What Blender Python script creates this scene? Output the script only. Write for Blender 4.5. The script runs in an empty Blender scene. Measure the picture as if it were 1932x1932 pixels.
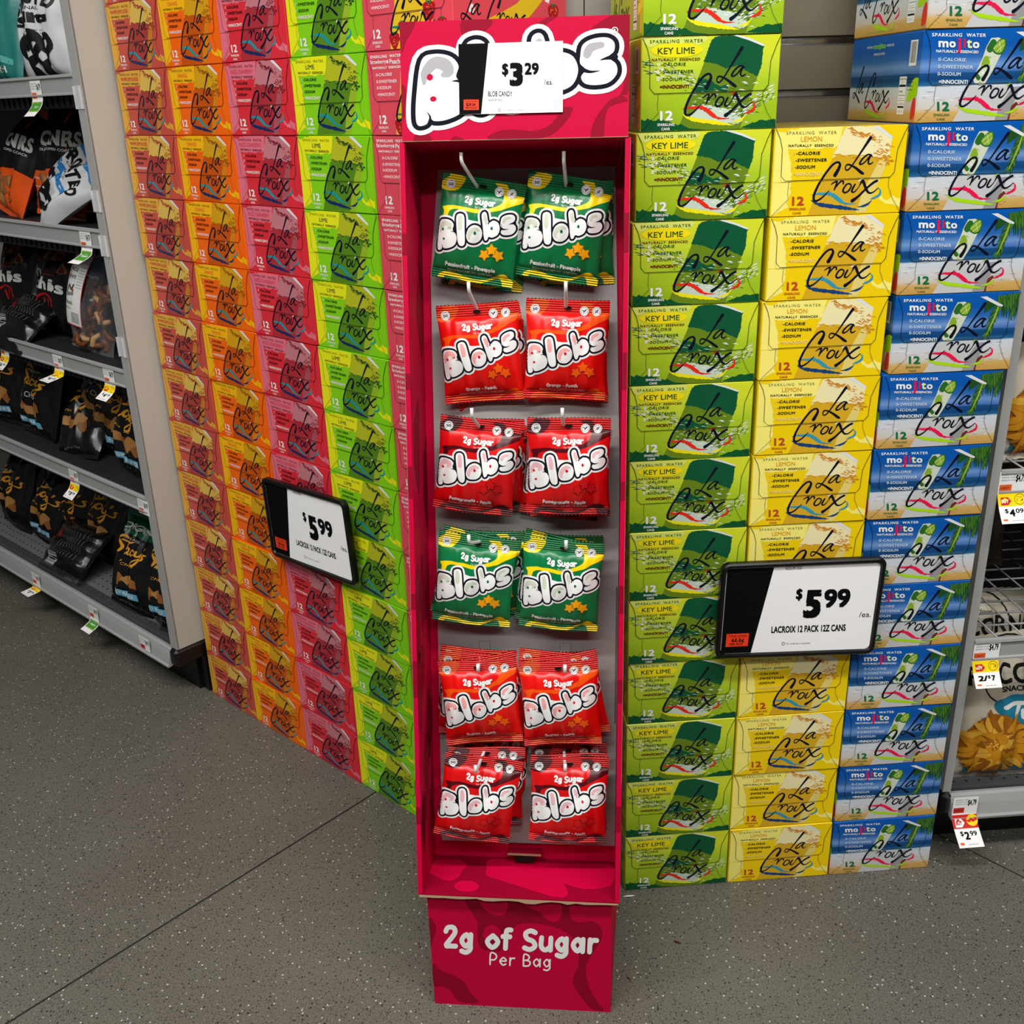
import bpy, math, random
import numpy as np
from mathutils import Vector, Matrix
from mathutils.geometry import tessellate_polygon

# ------------------------------------------------------------------ camera, world, lights, exposure
SC = bpy.context.scene
COL = SC.collection
cd = bpy.data.cameras.new('camera'); cam = bpy.data.objects.new('camera', cd); COL.objects.link(cam)
cd.sensor_width = 36.0; cd.lens = 36.0 * 1944.9 / 1932.0; cd.clip_start = 0.02
_pitch, _roll = 0.3818174, -0.0308147
_fw = Vector((0, math.cos(_pitch), -math.sin(_pitch))); _rt = Vector((1, 0, 0)); _up = _rt.cross(_fw)
_r2 = _rt * math.cos(_roll) + _up * math.sin(_roll); _u2 = _up * math.cos(_roll) - _rt * math.sin(_roll)
_m = Matrix((_r2, _u2, -_fw)).transposed().to_4x4(); _m.translation = (0, 0, 1.4143)
cam.matrix_world = _m
SC.camera = cam
SC.view_settings.view_transform = 'Standard'; SC.view_settings.look = 'None'
SC.view_settings.gamma = 1.0; SC.view_settings.use_curve_mapping = False
SC.view_settings.exposure = 0.0
SC.cycles.use_denoising = True
SC.cycles.max_bounces = 6; SC.cycles.diffuse_bounces = 3

W = bpy.data.worlds.new('store_ambient'); SC.world = W; W.use_nodes = True
W.node_tree.nodes['Background'].inputs[0].default_value = (1.0, 0.99, 0.97, 1)
W.node_tree.nodes['Background'].inputs[1].default_value = 0.07

def area(name, loc, sx, sy, power, col=(1, 0.985, 0.96), rz=0.0):
    l = bpy.data.lights.new(name, 'AREA'); l.shape = 'RECTANGLE'; l.size = sx; l.size_y = sy
    l.energy = power; l.color = col
    o = bpy.data.objects.new(name, l); COL.objects.link(o); o.location = loc; o.rotation_euler = (0, 0, rz)
    return o
# rows of ceiling tubes over the aisles (ceiling itself is above the frame)
area('ceiling_tube_light', (-0.2, 0.30, 3.2), 0.22, 4.2, 124, rz=math.radians(88))
area('ceiling_tube_light', (-0.1, -1.05, 3.2), 0.22, 4.0, 72, rz=math.radians(88))
area('ceiling_tube_light', (-1.75, 0.9, 3.2), 0.22, 2.4, 12, rz=math.radians(-4))

# ------------------------------------------------------------------ materials
def lin(c):
    return tuple((v / 255 / 12.92) if v / 255 <= 0.04045 else ((v / 255 + 0.055) / 1.055) ** 2.4 for v in c)
MATS = {}
def mat(name, rgb, rough=0.45, metal=0.0, spec=0.25, bump=0.0, bscale=300.0, alpha=1.0, noise=None, trans=0.0):
    """noise = (scale, amount, detail): brightness variation of the surface's own colour"""
    if name in MATS: return MATS[name]
    m = bpy.data.materials.new(name); m.use_nodes = True; nt = m.node_tree; b = nt.nodes['Principled BSDF']
    c = lin(rgb); b.inputs['Base Color'].default_value = (*c, 1)
    b.inputs['Roughness'].default_value = rough; b.inputs['Metallic'].default_value = metal
    b.inputs['Specular IOR Level'].default_value = spec
    b.inputs['Alpha'].default_value = alpha; b.inputs['Transmission Weight'].default_value = trans
    if noise or bump:
        tc = nt.nodes.new('ShaderNodeTexCoord'); n = nt.nodes.new('ShaderNodeTexNoise')
        nt.links.new(tc.outputs['Object'], n.inputs['Vector'])
        if noise:
            n.inputs['Scale'].default_value = noise[0]; n.inputs['Detail'].default_value = noise[2]
            r = nt.nodes.new('ShaderNodeMapRange'); r.inputs['To Min'].default_value = 1 - noise[1]; r.inputs['To Max'].default_value = 1 + noise[1]
            nt.links.new(n.outputs['Fac'], r.inputs['Value'])
            mx = nt.nodes.new('ShaderNodeMix'); mx.data_type = 'RGBA'; mx.blend_type = 'MULTIPLY'; mx.inputs['Factor'].default_value = 1
            mx.inputs[6].default_value = (*c, 1); nt.links.new(r.outputs[0], mx.inputs[7])
            nt.links.new(mx.outputs[2], b.inputs['Base Color'])
        if bump:
            n2 = nt.nodes.new('ShaderNodeTexNoise'); n2.inputs['Scale'].default_value = bscale
            nt.links.new(tc.outputs['Object'], n2.inputs['Vector'])
            bp = nt.nodes.new('ShaderNodeBump'); bp.inputs['Strength'].default_value = bump; bp.inputs['Distance'].default_value = 0.002
            nt.links.new(n2.outputs['Fac'], bp.inputs['Height']); nt.links.new(bp.outputs[0], b.inputs['Normal'])
    MATS[name] = m
    return m

def ramp_mat(name, stops, axis='Z', scale=1.0, nscale=(30, 30, 30), namt=0.1, detail=4.0, rough=0.4, constant=False, spec=0.22):
    """printed picture: colour ramp along an object axis (metres*scale) disturbed by noise"""
    if name in MATS: return MATS[name]
    m = bpy.data.materials.new(name); m.use_nodes = True; nt = m.node_tree; b = nt.nodes['Principled BSDF']
    b.inputs['Roughness'].default_value = rough; b.inputs['Specular IOR Level'].default_value = spec
    tc = nt.nodes.new('ShaderNodeTexCoord'); sp = nt.nodes.new('ShaderNodeSeparateXYZ'); nt.links.new(tc.outputs['Object'], sp.inputs[0])
    mp = nt.nodes.new('ShaderNodeMapping'); mp.inputs['Scale'].default_value = nscale; nt.links.new(tc.outputs['Object'], mp.inputs[0])
    n = nt.nodes.new('ShaderNodeTexNoise'); n.inputs['Scale'].default_value = 1; n.inputs['Detail'].default_value = detail
    nt.links.new(mp.outputs[0], n.inputs['Vector'])
    a = nt.nodes.new('ShaderNodeMath'); a.operation = 'MULTIPLY'; a.inputs[1].default_value = scale; nt.links.new(sp.outputs[axis], a.inputs[0])
    s = nt.nodes.new('ShaderNodeMath'); s.operation = 'SUBTRACT'; s.inputs[1].default_value = 0.5; nt.links.new(n.outputs['Fac'], s.inputs[0])
    t = nt.nodes.new('ShaderNodeMath'); t.operation = 'MULTIPLY_ADD'; t.inputs[1].default_value = namt
    nt.links.new(s.outputs[0], t.inputs[0]); nt.links.new(a.outputs[0], t.inputs[2])
    r = nt.nodes.new('ShaderNodeValToRGB'); cr = r.color_ramp
    if constant: cr.interpolation = 'CONSTANT'
    while len(cr.elements) > 1: cr.elements.remove(cr.elements[-1])
    for i, (p, c) in enumerate(stops):
        e = cr.elements[0] if i == 0 else cr.elements.new(p)
        e.position = p; e.color = (*lin(c), 1)
    nt.links.new(t.outputs[0], r.inputs[0]); nt.links.new(r.outputs[0], b.inputs['Base Color'])
    MATS[name] = m
    return m

# ------------------------------------------------------------------ mesh builder
class MB:
    def __init__(s): s.v = []; s.f = []; s.m = []; s.mats = []; s.sm = []
    def mi(s, m):
        if m not in s.mats: s.mats.append(m)
        return s.mats.index(m)
    def add(s, verts, faces, m, smooth=False):
        o = len(s.v); s.v.extend([tuple(v) for v in verts]); k = s.mi(m)
        for f in faces: s.f.append(tuple(i + o for i in f)); s.m.append(k); s.sm.append(smooth)
    def box(s, c, d, m, M=None, bev=0.0):
        """box of size d centred at c, chamfered edges when bev"""
        x, y, z = (k / 2 for k in d)
        if bev <= 0:
            vs = [(sx * x, sy * y, sz * z) for sz in (-1, 1) for sy in (-1, 1) for sx in (-1, 1)]
            fs = [(0, 2, 3, 1), (4, 5, 7, 6), (0, 1, 5, 4), (2, 6, 7, 3), (0, 4, 6, 2), (1, 3, 7, 5)]
        else:
            vs = []; idx = {}
            for sx in (-1, 1):
                for sy in (-1, 1):
                    for sz in (-1, 1):
                        for a in range(3):
                            p = [sx * (x - bev), sy * (y - bev), sz * (z - bev)]; p[a] += (sx, sy, sz)[a] * bev
                            idx[(sx, sy, sz, a)] = len(vs); vs.append(tuple(p))
            fs = []
            for a in range(3):
                b, c2 = (a + 1) % 3, (a + 2) % 3
                for sg in (-1, 1):
                    q = []
                    for (u, w) in ((-1, -1), (1, -1), (1, 1), (-1, 1)):
                        k = [0, 0, 0]; k[a] = sg; k[b] = u; k[c2] = w; q.append(idx[(*k, a)])
                    fs.append(tuple(q if sg > 0 else q[::-1]))
                for u in (-1, 1):
                    for w in (-1, 1):
                        k0 = [0, 0, 0]; k1 = [0, 0, 0]
                        k0[a] = -1; k1[a] = 1; k0[b] = k1[b] = u; k0[c2] = k1[c2] = w
                        q = (idx[(*k0, b)], idx[(*k1, b)], idx[(*k1, c2)], idx[(*k0, c2)])
                        fs.append(q if u * w > 0 else q[::-1])
            for sx in (-1, 1):
                for sy in (-1, 1):
                    for sz in (-1, 1):
                        t = tuple(idx[(sx, sy, sz, a)] for a in range(3)); fs.append(t if sx * sy * sz > 0 else t[::-1])
        c = Vector(c); vs = [Vector(v) + c for v in vs]
        if M is not None: vs = [M @ v for v in vs]
        s.add(vs, fs, m)
    def tube(s, pts, r, m, n=10, caps=True):
        pts = [Vector(p) for p in pts]; k = len(pts); rings = []
        for i, p in enumerate(pts):
            t = (pts[min(i + 1, k - 1)] - pts[max(i - 1, 0)]).normalized()
            a = t.orthogonal().normalized() if i == 0 else (pa - t * pa.dot(t)).normalized()
            pa = a; b = t.cross(a); rr = r[i] if isinstance(r, (list, tuple)) else r
            rings.append([p + (a * math.cos(2 * math.pi * j / n) + b * math.sin(2 * math.pi * j / n)) * rr for j in range(n)])
        vs = [v for q in rings for v in q]
        fs = [(i * n + j, i * n + (j + 1) % n, (i + 1) * n + (j + 1) % n, (i + 1) * n + j) for i in range(k - 1) for j in range(n)]
        if caps: fs += [tuple(range(n))[::-1], tuple((k - 1) * n + j for j in range(n))]
        s.add(vs, fs, m, True)
    def sweep(s, prof, A, B, up, m, side=None):
        """profile [(out, z)] swept from A to B; out along side"""
        A, B = Vector(A), Vector(B); up = Vector(up)
        n = len(prof); vs = [P + side * o + up * z for P in (A, B) for o, z in prof]
        fs = [(i, (i + 1) % n, n + (i + 1) % n, n + i) for i in range(n)] + [tuple(range(n))[::-1], tuple(range(n, 2 * n))]
        s.add(vs, fs, m)
    def build(s, name, parent=None, label=None, cat=None, group=None, kind=None, local=False, loc=None):
        off = Vector((0, 0, 0))
        if parent is not None and not local:
            q = parent
            while q is not None: off += q.location; q = q.parent
        if loc is not None and not local: off = off + Vector(loc)
        me = bpy.data.meshes.new(name)
        me.from_pydata([tuple(Vector(v) - off) for v in s.v] if off.length else s.v, [], s.f)
        for m in s.mats: me.materials.append(m)
        me.polygons.foreach_set('material_index', s.m); me.polygons.foreach_set('use_smooth', s.sm)
        me.update()
        o = bpy.data.objects.new(name, me); COL.objects.link(o)
        if parent is not None: o.parent = parent
        if loc is not None: o.location = loc
        return tag(o, label, cat, group, kind)

def tag(o, label=None, cat=None, group=None, kind=None):
    for k, v in (('label', label), ('category', cat), ('group', group), ('kind', kind)):
        if v: o[k] = v
    return o
def empty(name, loc, label, cat, group=None, kind=None):
    o = bpy.data.objects.new(name, None); COL.objects.link(o); o.location = loc; o.empty_display_size = 0.05
    return tag(o, label, cat, group, kind)
def copy_tree(o, parent=None):
    c = o.copy(); COL.objects.link(c)
    if parent is not None: c.parent = parent
    for ch in list(o.children): copy_tree(ch, c)
    return c

# ------------------------------------------------------------------ flat artwork (printed shapes and lettering)
def homog(src, dst):
    A = []; b = []
    for (x, y), (u, v) in zip(src, dst):
        A.append([x, y, 1, 0, 0, 0, -u * x, -u * y]); b.append(u)
        A.append([0, 0, 0, x, y, 1, -v * x, -v * y]); b.append(v)
    h = np.append(np.linalg.solve(np.array(A, float), np.array(b, float)), 1).reshape(3, 3)
    def f(p):
        q = h @ np.array([p[0], p[1], 1.0]); return (q[0] / q[2], q[1] / q[2])
    return f
def spline(P, n=6, closed=False):
    P = [np.array(p, float) for p in P]; k = len(P)
    if k < 3 and not closed: return P
    out = []
    for i in range(k if closed else k - 1):
        if closed: a, b, c, d = P[i - 1], P[i], P[(i + 1) % k], P[(i + 2) % k]
        else: a, b, c, d = P[max(i - 1, 0)], P[i], P[i + 1], P[min(i + 2, k - 1)]
        for j in range(n):
            t = j / n
            out.append(0.5 * (2 * b + (c - a) * t + (2 * a - 5 * b + 4 * c - d) * t * t + (3 * b - a - 3 * c + d) * t ** 3))
    if not closed: out.append(P[-1])
    return out
_TXT = {}
def text_tris(s, bold=0.0, shear=0.0, spacing=1.0):
    key = (s, bold, shear, spacing)
    if key in _TXT: return _TXT[key]
    cu = bpy.data.curves.new('t', 'FONT'); cu.body = s; cu.resolution_u = 3; cu.offset = bold; cu.shear = shear; cu.space_character = spacing
    ob = bpy.data.objects.new('t', cu); COL.objects.link(ob)
    me = ob.to_mesh(); me.calc_loop_triangles()
    v = np.array([w.co[:2] for w in me.vertices]).reshape(-1, 2); t = [tuple(q.vertices) for q in me.loop_triangles]
    ob.to_mesh_clear(); bpy.data.objects.remove(ob); bpy.data.curves.remove(cu)
    _TXT[key] = (v, t)
    return v, t
class Art:
    """list of (points 2d, triangles, material, layer) in face coordinates"""
    def __init__(s, T=None): s.L = []; s.T = T or (lambda p: p); s.n = 0
    def _put(s, pts, tris, m, z, dz=None):
        if z is None: s.n += 1; z = s.n
        else: s.n = max(s.n, z)
        if dz is None: dz = [0.0] * len(pts)
        s.L.append(([(*s.T(p), q) for p, q in zip(pts, dz)], tris, m, z + 0.12 * (len(s.L) % 4)))
    def poly(s, pts, m, z=None, smooth=0, rag=0.0, rs=0):
        P = spline(pts, smooth, True) if smooth else [np.array(p, float) for p in pts]
        if rag:
            rnd = random.Random(rs); Q = []
            for i in range(len(P)):
                a, b = P[i], P[(i + 1) % len(P)]; L = np.linalg.norm(b - a); k = max(1, int(L / (rag * 1.6)))
                for j in range(k): Q.append(a + (b - a) * j / k + np.array([rnd.uniform(-rag, rag), rnd.uniform(-rag, rag)]) * (0 if j == 0 and not smooth else 1))
            P = Q
        tri = tessellate_polygon([[Vector((p[0], p[1], 0)) for p in P]])
        s._put(P, [tuple(t) for t in tri], m, z)
    def rect(s, x0, y0, x1, y1, m, z=None): s.poly([(x0, y0), (x1, y0), (x1, y1), (x0, y1)], m, z)
    def disc(s, c, r, m, z=None, n=28, ry=None):
        ry = ry or r
        s.poly([(c[0] + r * math.cos(2 * math.pi * i / n), c[1] + ry * math.sin(2 * math.pi * i / n)) for i in range(n)], m, z)
    def ring(s, c, r, w, m, z=None):
        s.stroke([(c[0] + r * math.cos(2 * math.pi * i / 24), c[1] + r * math.sin(2 * math.pi * i / 24)) for i in range(24)], w, m, z, closed=True, n=1)
    def stroke(s, P, w, m, z=None, closed=False, n=5, cap=True):
        P = [tuple(p) for p in P]
        k = len(P); ws = [w] * k if not isinstance(w, (list, tuple)) else list(w)
        Q = spline([(*p, ww) for p, ww in zip(P, ws)], n, closed)
        c = np.array([q[:2] for q in Q]); h = np.array([max(q[2], 0.02) / 2 if len(q) > 2 else 1 for q in Q]); N = len(c)
        if closed: t = np.roll(c, -1, 0) - np.roll(c, 1, 0)
        else:
            t = np.zeros_like(c); t[1:-1] = c[2:] - c[:-2]; t[0] = c[1] - c[0]; t[-1] = c[-1] - c[-2]
        t /= np.maximum(np.linalg.norm(t, axis=1), 1e-9)[:, None]; nn = np.stack([-t[:, 1], t[:, 0]], 1)
        pts = [*(c + nn * h[:, None]), *(c - nn * h[:, None])]; tris = []; dz = [.45 * i / N for i in range(N)] * 2
        for i in range(N if closed else N - 1):
            j = (i + 1) % N; tris += [(i, j, N + j), (i, N + j, N + i)]
        if cap and not closed:
            for e, sg in ((0, -1), (N - 1, 1)):
                o = len(pts); dz += [.22 + .45 * e / N] * 7; a0 = math.atan2(nn[e][1], nn[e][0])
                for q in range(7):
                    a = a0 - sg * math.pi * q / 6; pts.append(c[e] + np.array([math.cos(a), math.sin(a)]) * h[e])
                tris += [(o, o + q, o + q + 1) for q in range(1, 6)]
        s._put(pts, tris, m, z, dz)
    def text(s, t, c, m, w=None, h=None, z=None, bold=0.0, shear=0.0, spacing=1.0, rot=0.0, flip=False, align='c'):
        """centred at c; w = width, h = height of the lettering's box (before T); y runs downwards when flip"""
        v, tri = text_tris(t, 0.0, shear, spacing)
        if len(v) == 0: return
        lo, hi = v.min(0) - bold, v.max(0) + bold; v = (v - (lo + hi) / 2)
        sx = w / (hi[0] - lo[0]) if w else None; sy = h / (hi[1] - lo[1]) if h else None
        sx = sx or sy; sy = sy or sx
        # heavier weights: the glyphs repeated with small shifts, all in one layer
        n1 = len(v); dz = None
        if bold > 0:
            sh = [(-bold, -bold), (bold, -bold), (-bold, bold), (bold, bold)] + ([(0, 0)] if bold > .025 else [])
            n0 = len(v); v = np.concatenate([v + np.array(q) for q in sh]); tri = [tuple(i + k * n0 for i in t3) for k in range(len(sh)) for t3 in tri]
        dz = [.1 * (i // n1) for i in range(len(v))]
        v = v * np.array([sx, -sy if flip else sy])
        if align == 'l': v[:, 0] += (hi[0] - lo[0]) / 2 * sx
        ca, sa = math.cos(rot), math.sin(rot)
        s._put([(c[0] + p[0] * ca - p[1] * sa, c[1] + p[0] * sa + p[1] * ca) for p in v], tri, m, z, dz)

# rounded single-stroke letters: x advance width, strokes in a frame with baseline 0, x-height 0.7, cap height 1
RF = {'2': (.72, [[(.08, .78), (.18, .97), (.46, .98), (.56, .76), (.42, .5), (.12, .08), (.34, .05), (.62, .05)]]),
 'g': (.72, [[(.56, .66), (.56, .2), (.56, -.08), (.36, -.24), (.12, -.18)], [(.56, .36), (.34, .66), (.1, .36), (.34, .06), (.56, .36)]]), 'o': (.72, [[(.36, .66), (.08, .36), (.36, .06), (.64, .36), (.36, .66)]]),
 'f': (.5, [[(.46, .98), (.26, .96), (.22, .72), (.22, .05)], [(.06, .64), (.42, .64)]]), 'S': (.74, [[(.6, .9), (.36, .98), (.1, .84), (.2, .58), (.5, .46), (.62, .22), (.36, .04), (.08, .12)]]),
 'u': (.72, [[(.1, .66), (.1, .22), (.32, .05), (.56, .22)], [(.58, .66), (.58, .05)]]), 'a': (.74, [[(.58, .36), (.34, .66), (.1, .36), (.34, .06), (.58, .36)], [(.6, .66), (.6, .05)]]), 'r': (.52, [[(.12, .66), (.12, .05)], [(.12, .4), (.24, .62), (.46, .64)]]),
 'P': (.72, [[(.12, .05), (.12, .97), (.46, .95), (.6, .7), (.44, .46), (.14, .44)]]), 's': (.6, [[(.48, .6), (.28, .67), (.12, .55), (.26, .4), (.44, .28), (.42, .1), (.22, .05), (.08, .12)]]), 'i': (.3, [[(.15, .64), (.15, .05)], [(.15, .92), (.15, .94)]]),
 'n': (.72, [[(.1, .66), (.1, .05)], [(.1, .4), (.34, .66), (.58, .44), (.58, .05)]]), 't': (.5, [[(.24, .92), (.24, .2), (.44, .06)], [(.06, .66), (.44, .66)]]), '-': (.5, [[(.08, .38), (.42, .38)]]),
 'p': (.74, [[(.12, .66), (.12, -.26)], [(.12, .36), (.36, .66), (.62, .36), (.36, .06), (.12, .36)]]), 'l': (.3, [[(.15, .98), (.15, .05)]]), 'e': (.7, [[(.12, .38), (.58, .4), (.36, .66), (.1, .36), (.34, .05), (.56, .14)]]),
 'O': (.9, [[(.45, .98), (.08, .5), (.45, .03), (.82, .5), (.45, .98)]]), 'c': (.64, [[(.54, .56), (.34, .66), (.1, .36), (.34, .06), (.54, .14)]]), 'h': (.72, [[(.1, .98), (.1, .05)], [(.1, .4), (.34, .66), (.58, .44), (.58, .05)]]),
 'm': (1.0, [[(.1, .66), (.1, .05)], [(.1, .42), (.3, .66), (.48, .44), (.48, .05)], [(.48, .42), (.68, .66), (.86, .44), (.86, .05)]]), 'A': (.86, [[(.08, .05), (.42, .96), (.76, .05)], [(.24, .34), (.6, .34)]]), 'B': (.74, [[(.12, .05), (.12, .96), (.44, .94), (.54, .74), (.4, .54), (.16, .52)], [(.3, .52), (.6, .42), (.6, .16), (.42, .05), (.12, .05)]]), ' ': (.42, [])}
def rtext(a, s, c, w, m, wt=.2, z=None, rot=0.0, flip=False, hs=1.0, gap=.06):
    """rounded lettering of total width w centred at c; wt = stroke weight relative to cap height"""
    if z is None: a.n += 1; z = a.n
    W = sum(RF[ch][0] + gap for ch in s) - gap; k = w / W; ca, sa = math.cos(rot), math.sin(rot); x = -W / 2
    for ch in s:
        for P in RF[ch][1]:
            Q = []
            for p in P:
                u, v = (x + p[0]) * k, (p[1] - .36) * k * hs
                if flip: v = -v
                Q.append((c[0] + u * ca - v * sa, c[1] + u * sa + v * ca))
            a.stroke(Q, wt * k, m, z, n=4)
        x += RF[ch][0] + gap

def clip_tri(T, f):
    out = []
    for i in range(len(T)):
        a, b = T[i], T[(i + 1) % len(T)]; fa, fb = f(a), f(b)
        if fa >= 0: out.append(a)
        if (fa >= 0) != (fb >= 0):
            t = fa / (fa - fb); out.append(tuple(u + (w - u) * t for u, w in zip(a, b)))
    return out
def emit(mb, art, F, clips=(), maxlen=None):
    """F(x, y, layer) -> 3d point; clips: half planes f(p) >= 0; maxlen: split long edges so the print drapes"""
    for pts, tris, m, z in art.L:
        P = [tuple(p) for p in pts]; fl = [tuple(t) for t in tris]
        if clips:
            NP = []; NF = []
            for t in fl:
                q = [P[i] for i in t]
                if all(f(p) >= 0 for f in clips for p in q): pass
                else:
                    for f in clips:
                        q = clip_tri(q, f)
                        if len(q) < 3: break
                    if len(q) < 3: continue
                o = len(NP); NP += q; NF += [(o, o + i, o + i + 1) for i in range(1, len(q) - 1)]
            P, fl = NP, NF
            if not fl: continue
        if maxlen:
            P = [tuple(p) for p in P]; mids = {}
            def mid(a, b):
                ka, kb = P[a], P[b]; k = (ka, kb) if ka < kb else (kb, ka)
                if k not in mids: mids[k] = len(P); P.append(tuple((u + w) / 2 for u, w in zip(ka, kb)))
                return mids[k]
            L2 = maxlen * maxlen; todo = fl; fl = []
            while todo:
                nx = []
                for (a, b, c) in todo:
                    e = [(P[i][0] - P[j][0]) ** 2 + (P[i][1] - P[j][1]) ** 2 for i, j in ((a, b), (b, c), (c, a))]
                    k = max(range(3), key=lambda i: e[i])
                    if e[k] <= L2: fl.append((a, b, c)); continue
                    if k == 1: a, b, c = b, c, a
                    elif k == 2: a, b, c = c, a, b
                    d = mid(a, b); nx += [(a, d, c), (d, b, c)]
                todo = nx
        mb.add([F(p[0], p[1], z + p[2]) for p in P], fl, m, maxlen is not None)

# ------------------------------------------------------------------ floor
def floor_mat():
    m = bpy.data.materials.new('polished_concrete'); m.use_nodes = True; nt = m.node_tree; b = nt.nodes['Principled BSDF']
    L = nt.links; N = nt.nodes.new
    tc = N('ShaderNodeTexCoord')
    def noise(sc, det): 
        n = N('ShaderNodeTexNoise'); n.inputs['Scale'].default_value = sc; n.inputs['Detail'].default_value = det; L.new(tc.outputs['Object'], n.inputs['Vector']); return n
    def vor(sc, lo, hi, seed):
        mp = N('ShaderNodeMapping'); mp.inputs['Location'].default_value = (seed, seed * 2, 0); L.new(tc.outputs['Object'], mp.inputs[0])
        v = N('ShaderNodeTexVoronoi'); v.inputs['Scale'].default_value = sc; L.new(mp.outputs[0], v.inputs['Vector'])
        r = N('ShaderNodeMapRange'); r.inputs['From Min'].default_value = lo; r.inputs['From Max'].default_value = hi; r.inputs['To Min'].default_value = 1; r.inputs['To Max'].default_value = 0
        L.new(v.outputs['Distance'], r.inputs['Value'])
        # only some cells carry a chip
        s = N('ShaderNodeSeparateColor'); L.new(v.outputs['Color'], s.inputs[0])
        return r, s
    def mix(f, a, c):
        x = N('ShaderNodeMix'); x.data_type = 'RGBA'
        L.new(f, x.inputs['Factor'])
        if isinstance(a, tuple): x.inputs[6].default_value = (*lin(a), 1)
        else: L.new(a, x.inputs[6])
        x.inputs[7].default_value = (*lin(c), 1); return x.outputs[2]
    def gate(r, ch, th):
        g = N('ShaderNodeMath'); g.operation = 'GREATER_THAN'; g.inputs[1].default_value = th; L.new(ch, g.inputs[0])
        q = N('ShaderNodeMath'); q.operation = 'MULTIPLY'; L.new(r.outputs[0], q.inputs[0]); L.new(g.outputs[0], q.inputs[1]); return q.outputs[0]
    n1 = noise(2.2, 3); r1 = N('ShaderNodeMapRange'); r1.inputs['From Min'].default_value = .35; r1.inputs['From Max'].default_value = .7; L.new(n1.outputs['Fac'], r1.inputs['Value'])
    c = mix(r1.outputs[0], (94, 92, 84), (84, 79, 71))
    n2 = noise(340, 3); r2 = N('ShaderNodeMapRange'); r2.inputs['From Min'].default_value = .45; r2.inputs['From Max'].default_value = .75; L.new(n2.outputs['Fac'], r2.inputs['Value'])
    c = mix(r2.outputs[0], c, (118, 115, 106))
    v, s = vor(210, .12, .34, 3); c = mix(gate(v, s.outputs[0], .45), c, (30, 29, 28))
    v, s = vor(120, .10, .30, 7); c = mix(gate(v, s.outputs[1], .72), c, (26, 25, 24))
    v, s = vor(95, .05, .20, 11); c = mix(gate(v, s.outputs[2], .86), c, (206, 204, 196))
    L.new(c, b.inputs['Base Color']); b.inputs['Roughness'].default_value = 0.42; b.inputs['Specular IOR Level'].default_value = 0.3
    return m
mb = MB(); mb.add([(-5, -4, 0), (5, -4, 0), (5, 5.5, 0), (-5, 5.5, 0)], [(0, 1, 2, 3)], floor_mat())
mb.build('floor', kind='structure')
JOINT = mat('control_joint', (34, 31, 28), 0.8)
def joint(A, B, w=0.004):
    A, B = Vector((*A, 0.0004)), Vector((*B, 0.0004)); t = (B - A).normalized(); n = Vector((-t.y, t.x, 0)) * w / 2
    q = MB(); q.add([A - n, A + n, B + n, B - n], [(0, 1, 2, 3)], JOINT); return q
d1 = Vector((0.5532, 0.5936)).normalized()
p = Vector((-0.6026, 1.583)); a = p - d1 * 2.2; b_ = p + d1 * 1.6
joint(a, b_).build('trim_1', kind='structure', label='thin saw-cut joint across the concrete floor')
d2 = Vector((-0.0914, 0.1042)).normalized(); p = Vector((0.9592, 1.5611)); a = p - d2 * 1.6; b_ = p + d2 * 1.4
joint(a, b_, 0.003).build('trim_2', kind='structure', label='thin saw-cut joint by the right shelves')

# ------------------------------------------------------------------ drink cartons
CW, CH, CDp = 0.1972, 0.1236, 0.262        # carton front width, height, depth
FW, FH = 197.2, 123.6
def px_map(tl, tr, br, bl): return homog([tl, tr, br, bl], [(0, FH), (FW, FH), (FW, 0), (0, 0)])
T_KL = px_map((110, 250), (1412, 243), (1365, 1088), (107, 1103))
T_LE = px_map((148, 92), (1128, 65), (1062, 700), (122, 708))
T_MO = px_map((1145, 70), (2062, 18), (2002, 654), (1068, 690))
NAVY = mat('script_ink', (10, 13, 32), 0.4); WHITE = mat('print_white', (240, 240, 238), 0.4)
SEAM = mat('carton_seam', (24, 26, 18), 0.7)
LIDM = mat('can_lid_print', (222, 224, 228), 0.35)
L_STROKES = [([(1042, 362), (1005, 420), (945, 515), (888, 605), (850, 655), (824, 667), (811, 643), (828, 614), (868, 622), (918, 652), (962, 688), (986, 704)],
              [27, 22, 15, 12, 13, 11, 10, 13, 15, 20, 25, 20]),
             ([(1064, 538), (1030, 522), (985, 550), (950, 600), (962, 614), (1000, 592), (1058, 522), (1034, 575), (1034, 608), (1056, 612), (1078, 596)],
              [12, 14, 15, 16, 14, 12, 13, 14, 14, 12, 7])]
C_STROKES = [([(716, 712), (746, 655), (758, 612), (738, 588), (692, 608), (632, 680), (572, 780), (532, 872), (522, 932), (545, 955), (592, 933), (640, 890), (667, 858)],
              [32, 27, 20, 17, 18, 19, 19, 21, 20, 16, 14, 10, 6]),
             ([(684, 800), (712, 782), (740, 772), (735, 800), (718, 852)], [7, 12, 15, 15, 11]),
             ([(724, 838), (756, 796), (784, 768), (802, 778), (802, 798)], [10, 12, 16, 15, 12]),
             ([(858, 796), (830, 808), (803, 858), (822, 882), (860, 862), (880, 815), (858, 796)], [13, 14, 16, 15, 14, 13, 12]),
             ([(916, 806), (897, 842), (889, 870), (906, 880), (934, 858), (962, 818)], [15, 17, 16, 13, 9, 6]),
             ([(960, 818), (985, 772), (1000, 790), (1022, 842), (1050, 886), (1090, 888), (1142, 846)], [8, 22, 24, 22, 18, 12, 6]),
             ([(1128, 776), (1090, 796), (1030, 846), (952, 922), (898, 962)], [20, 20, 18, 20, 30])]
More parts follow.
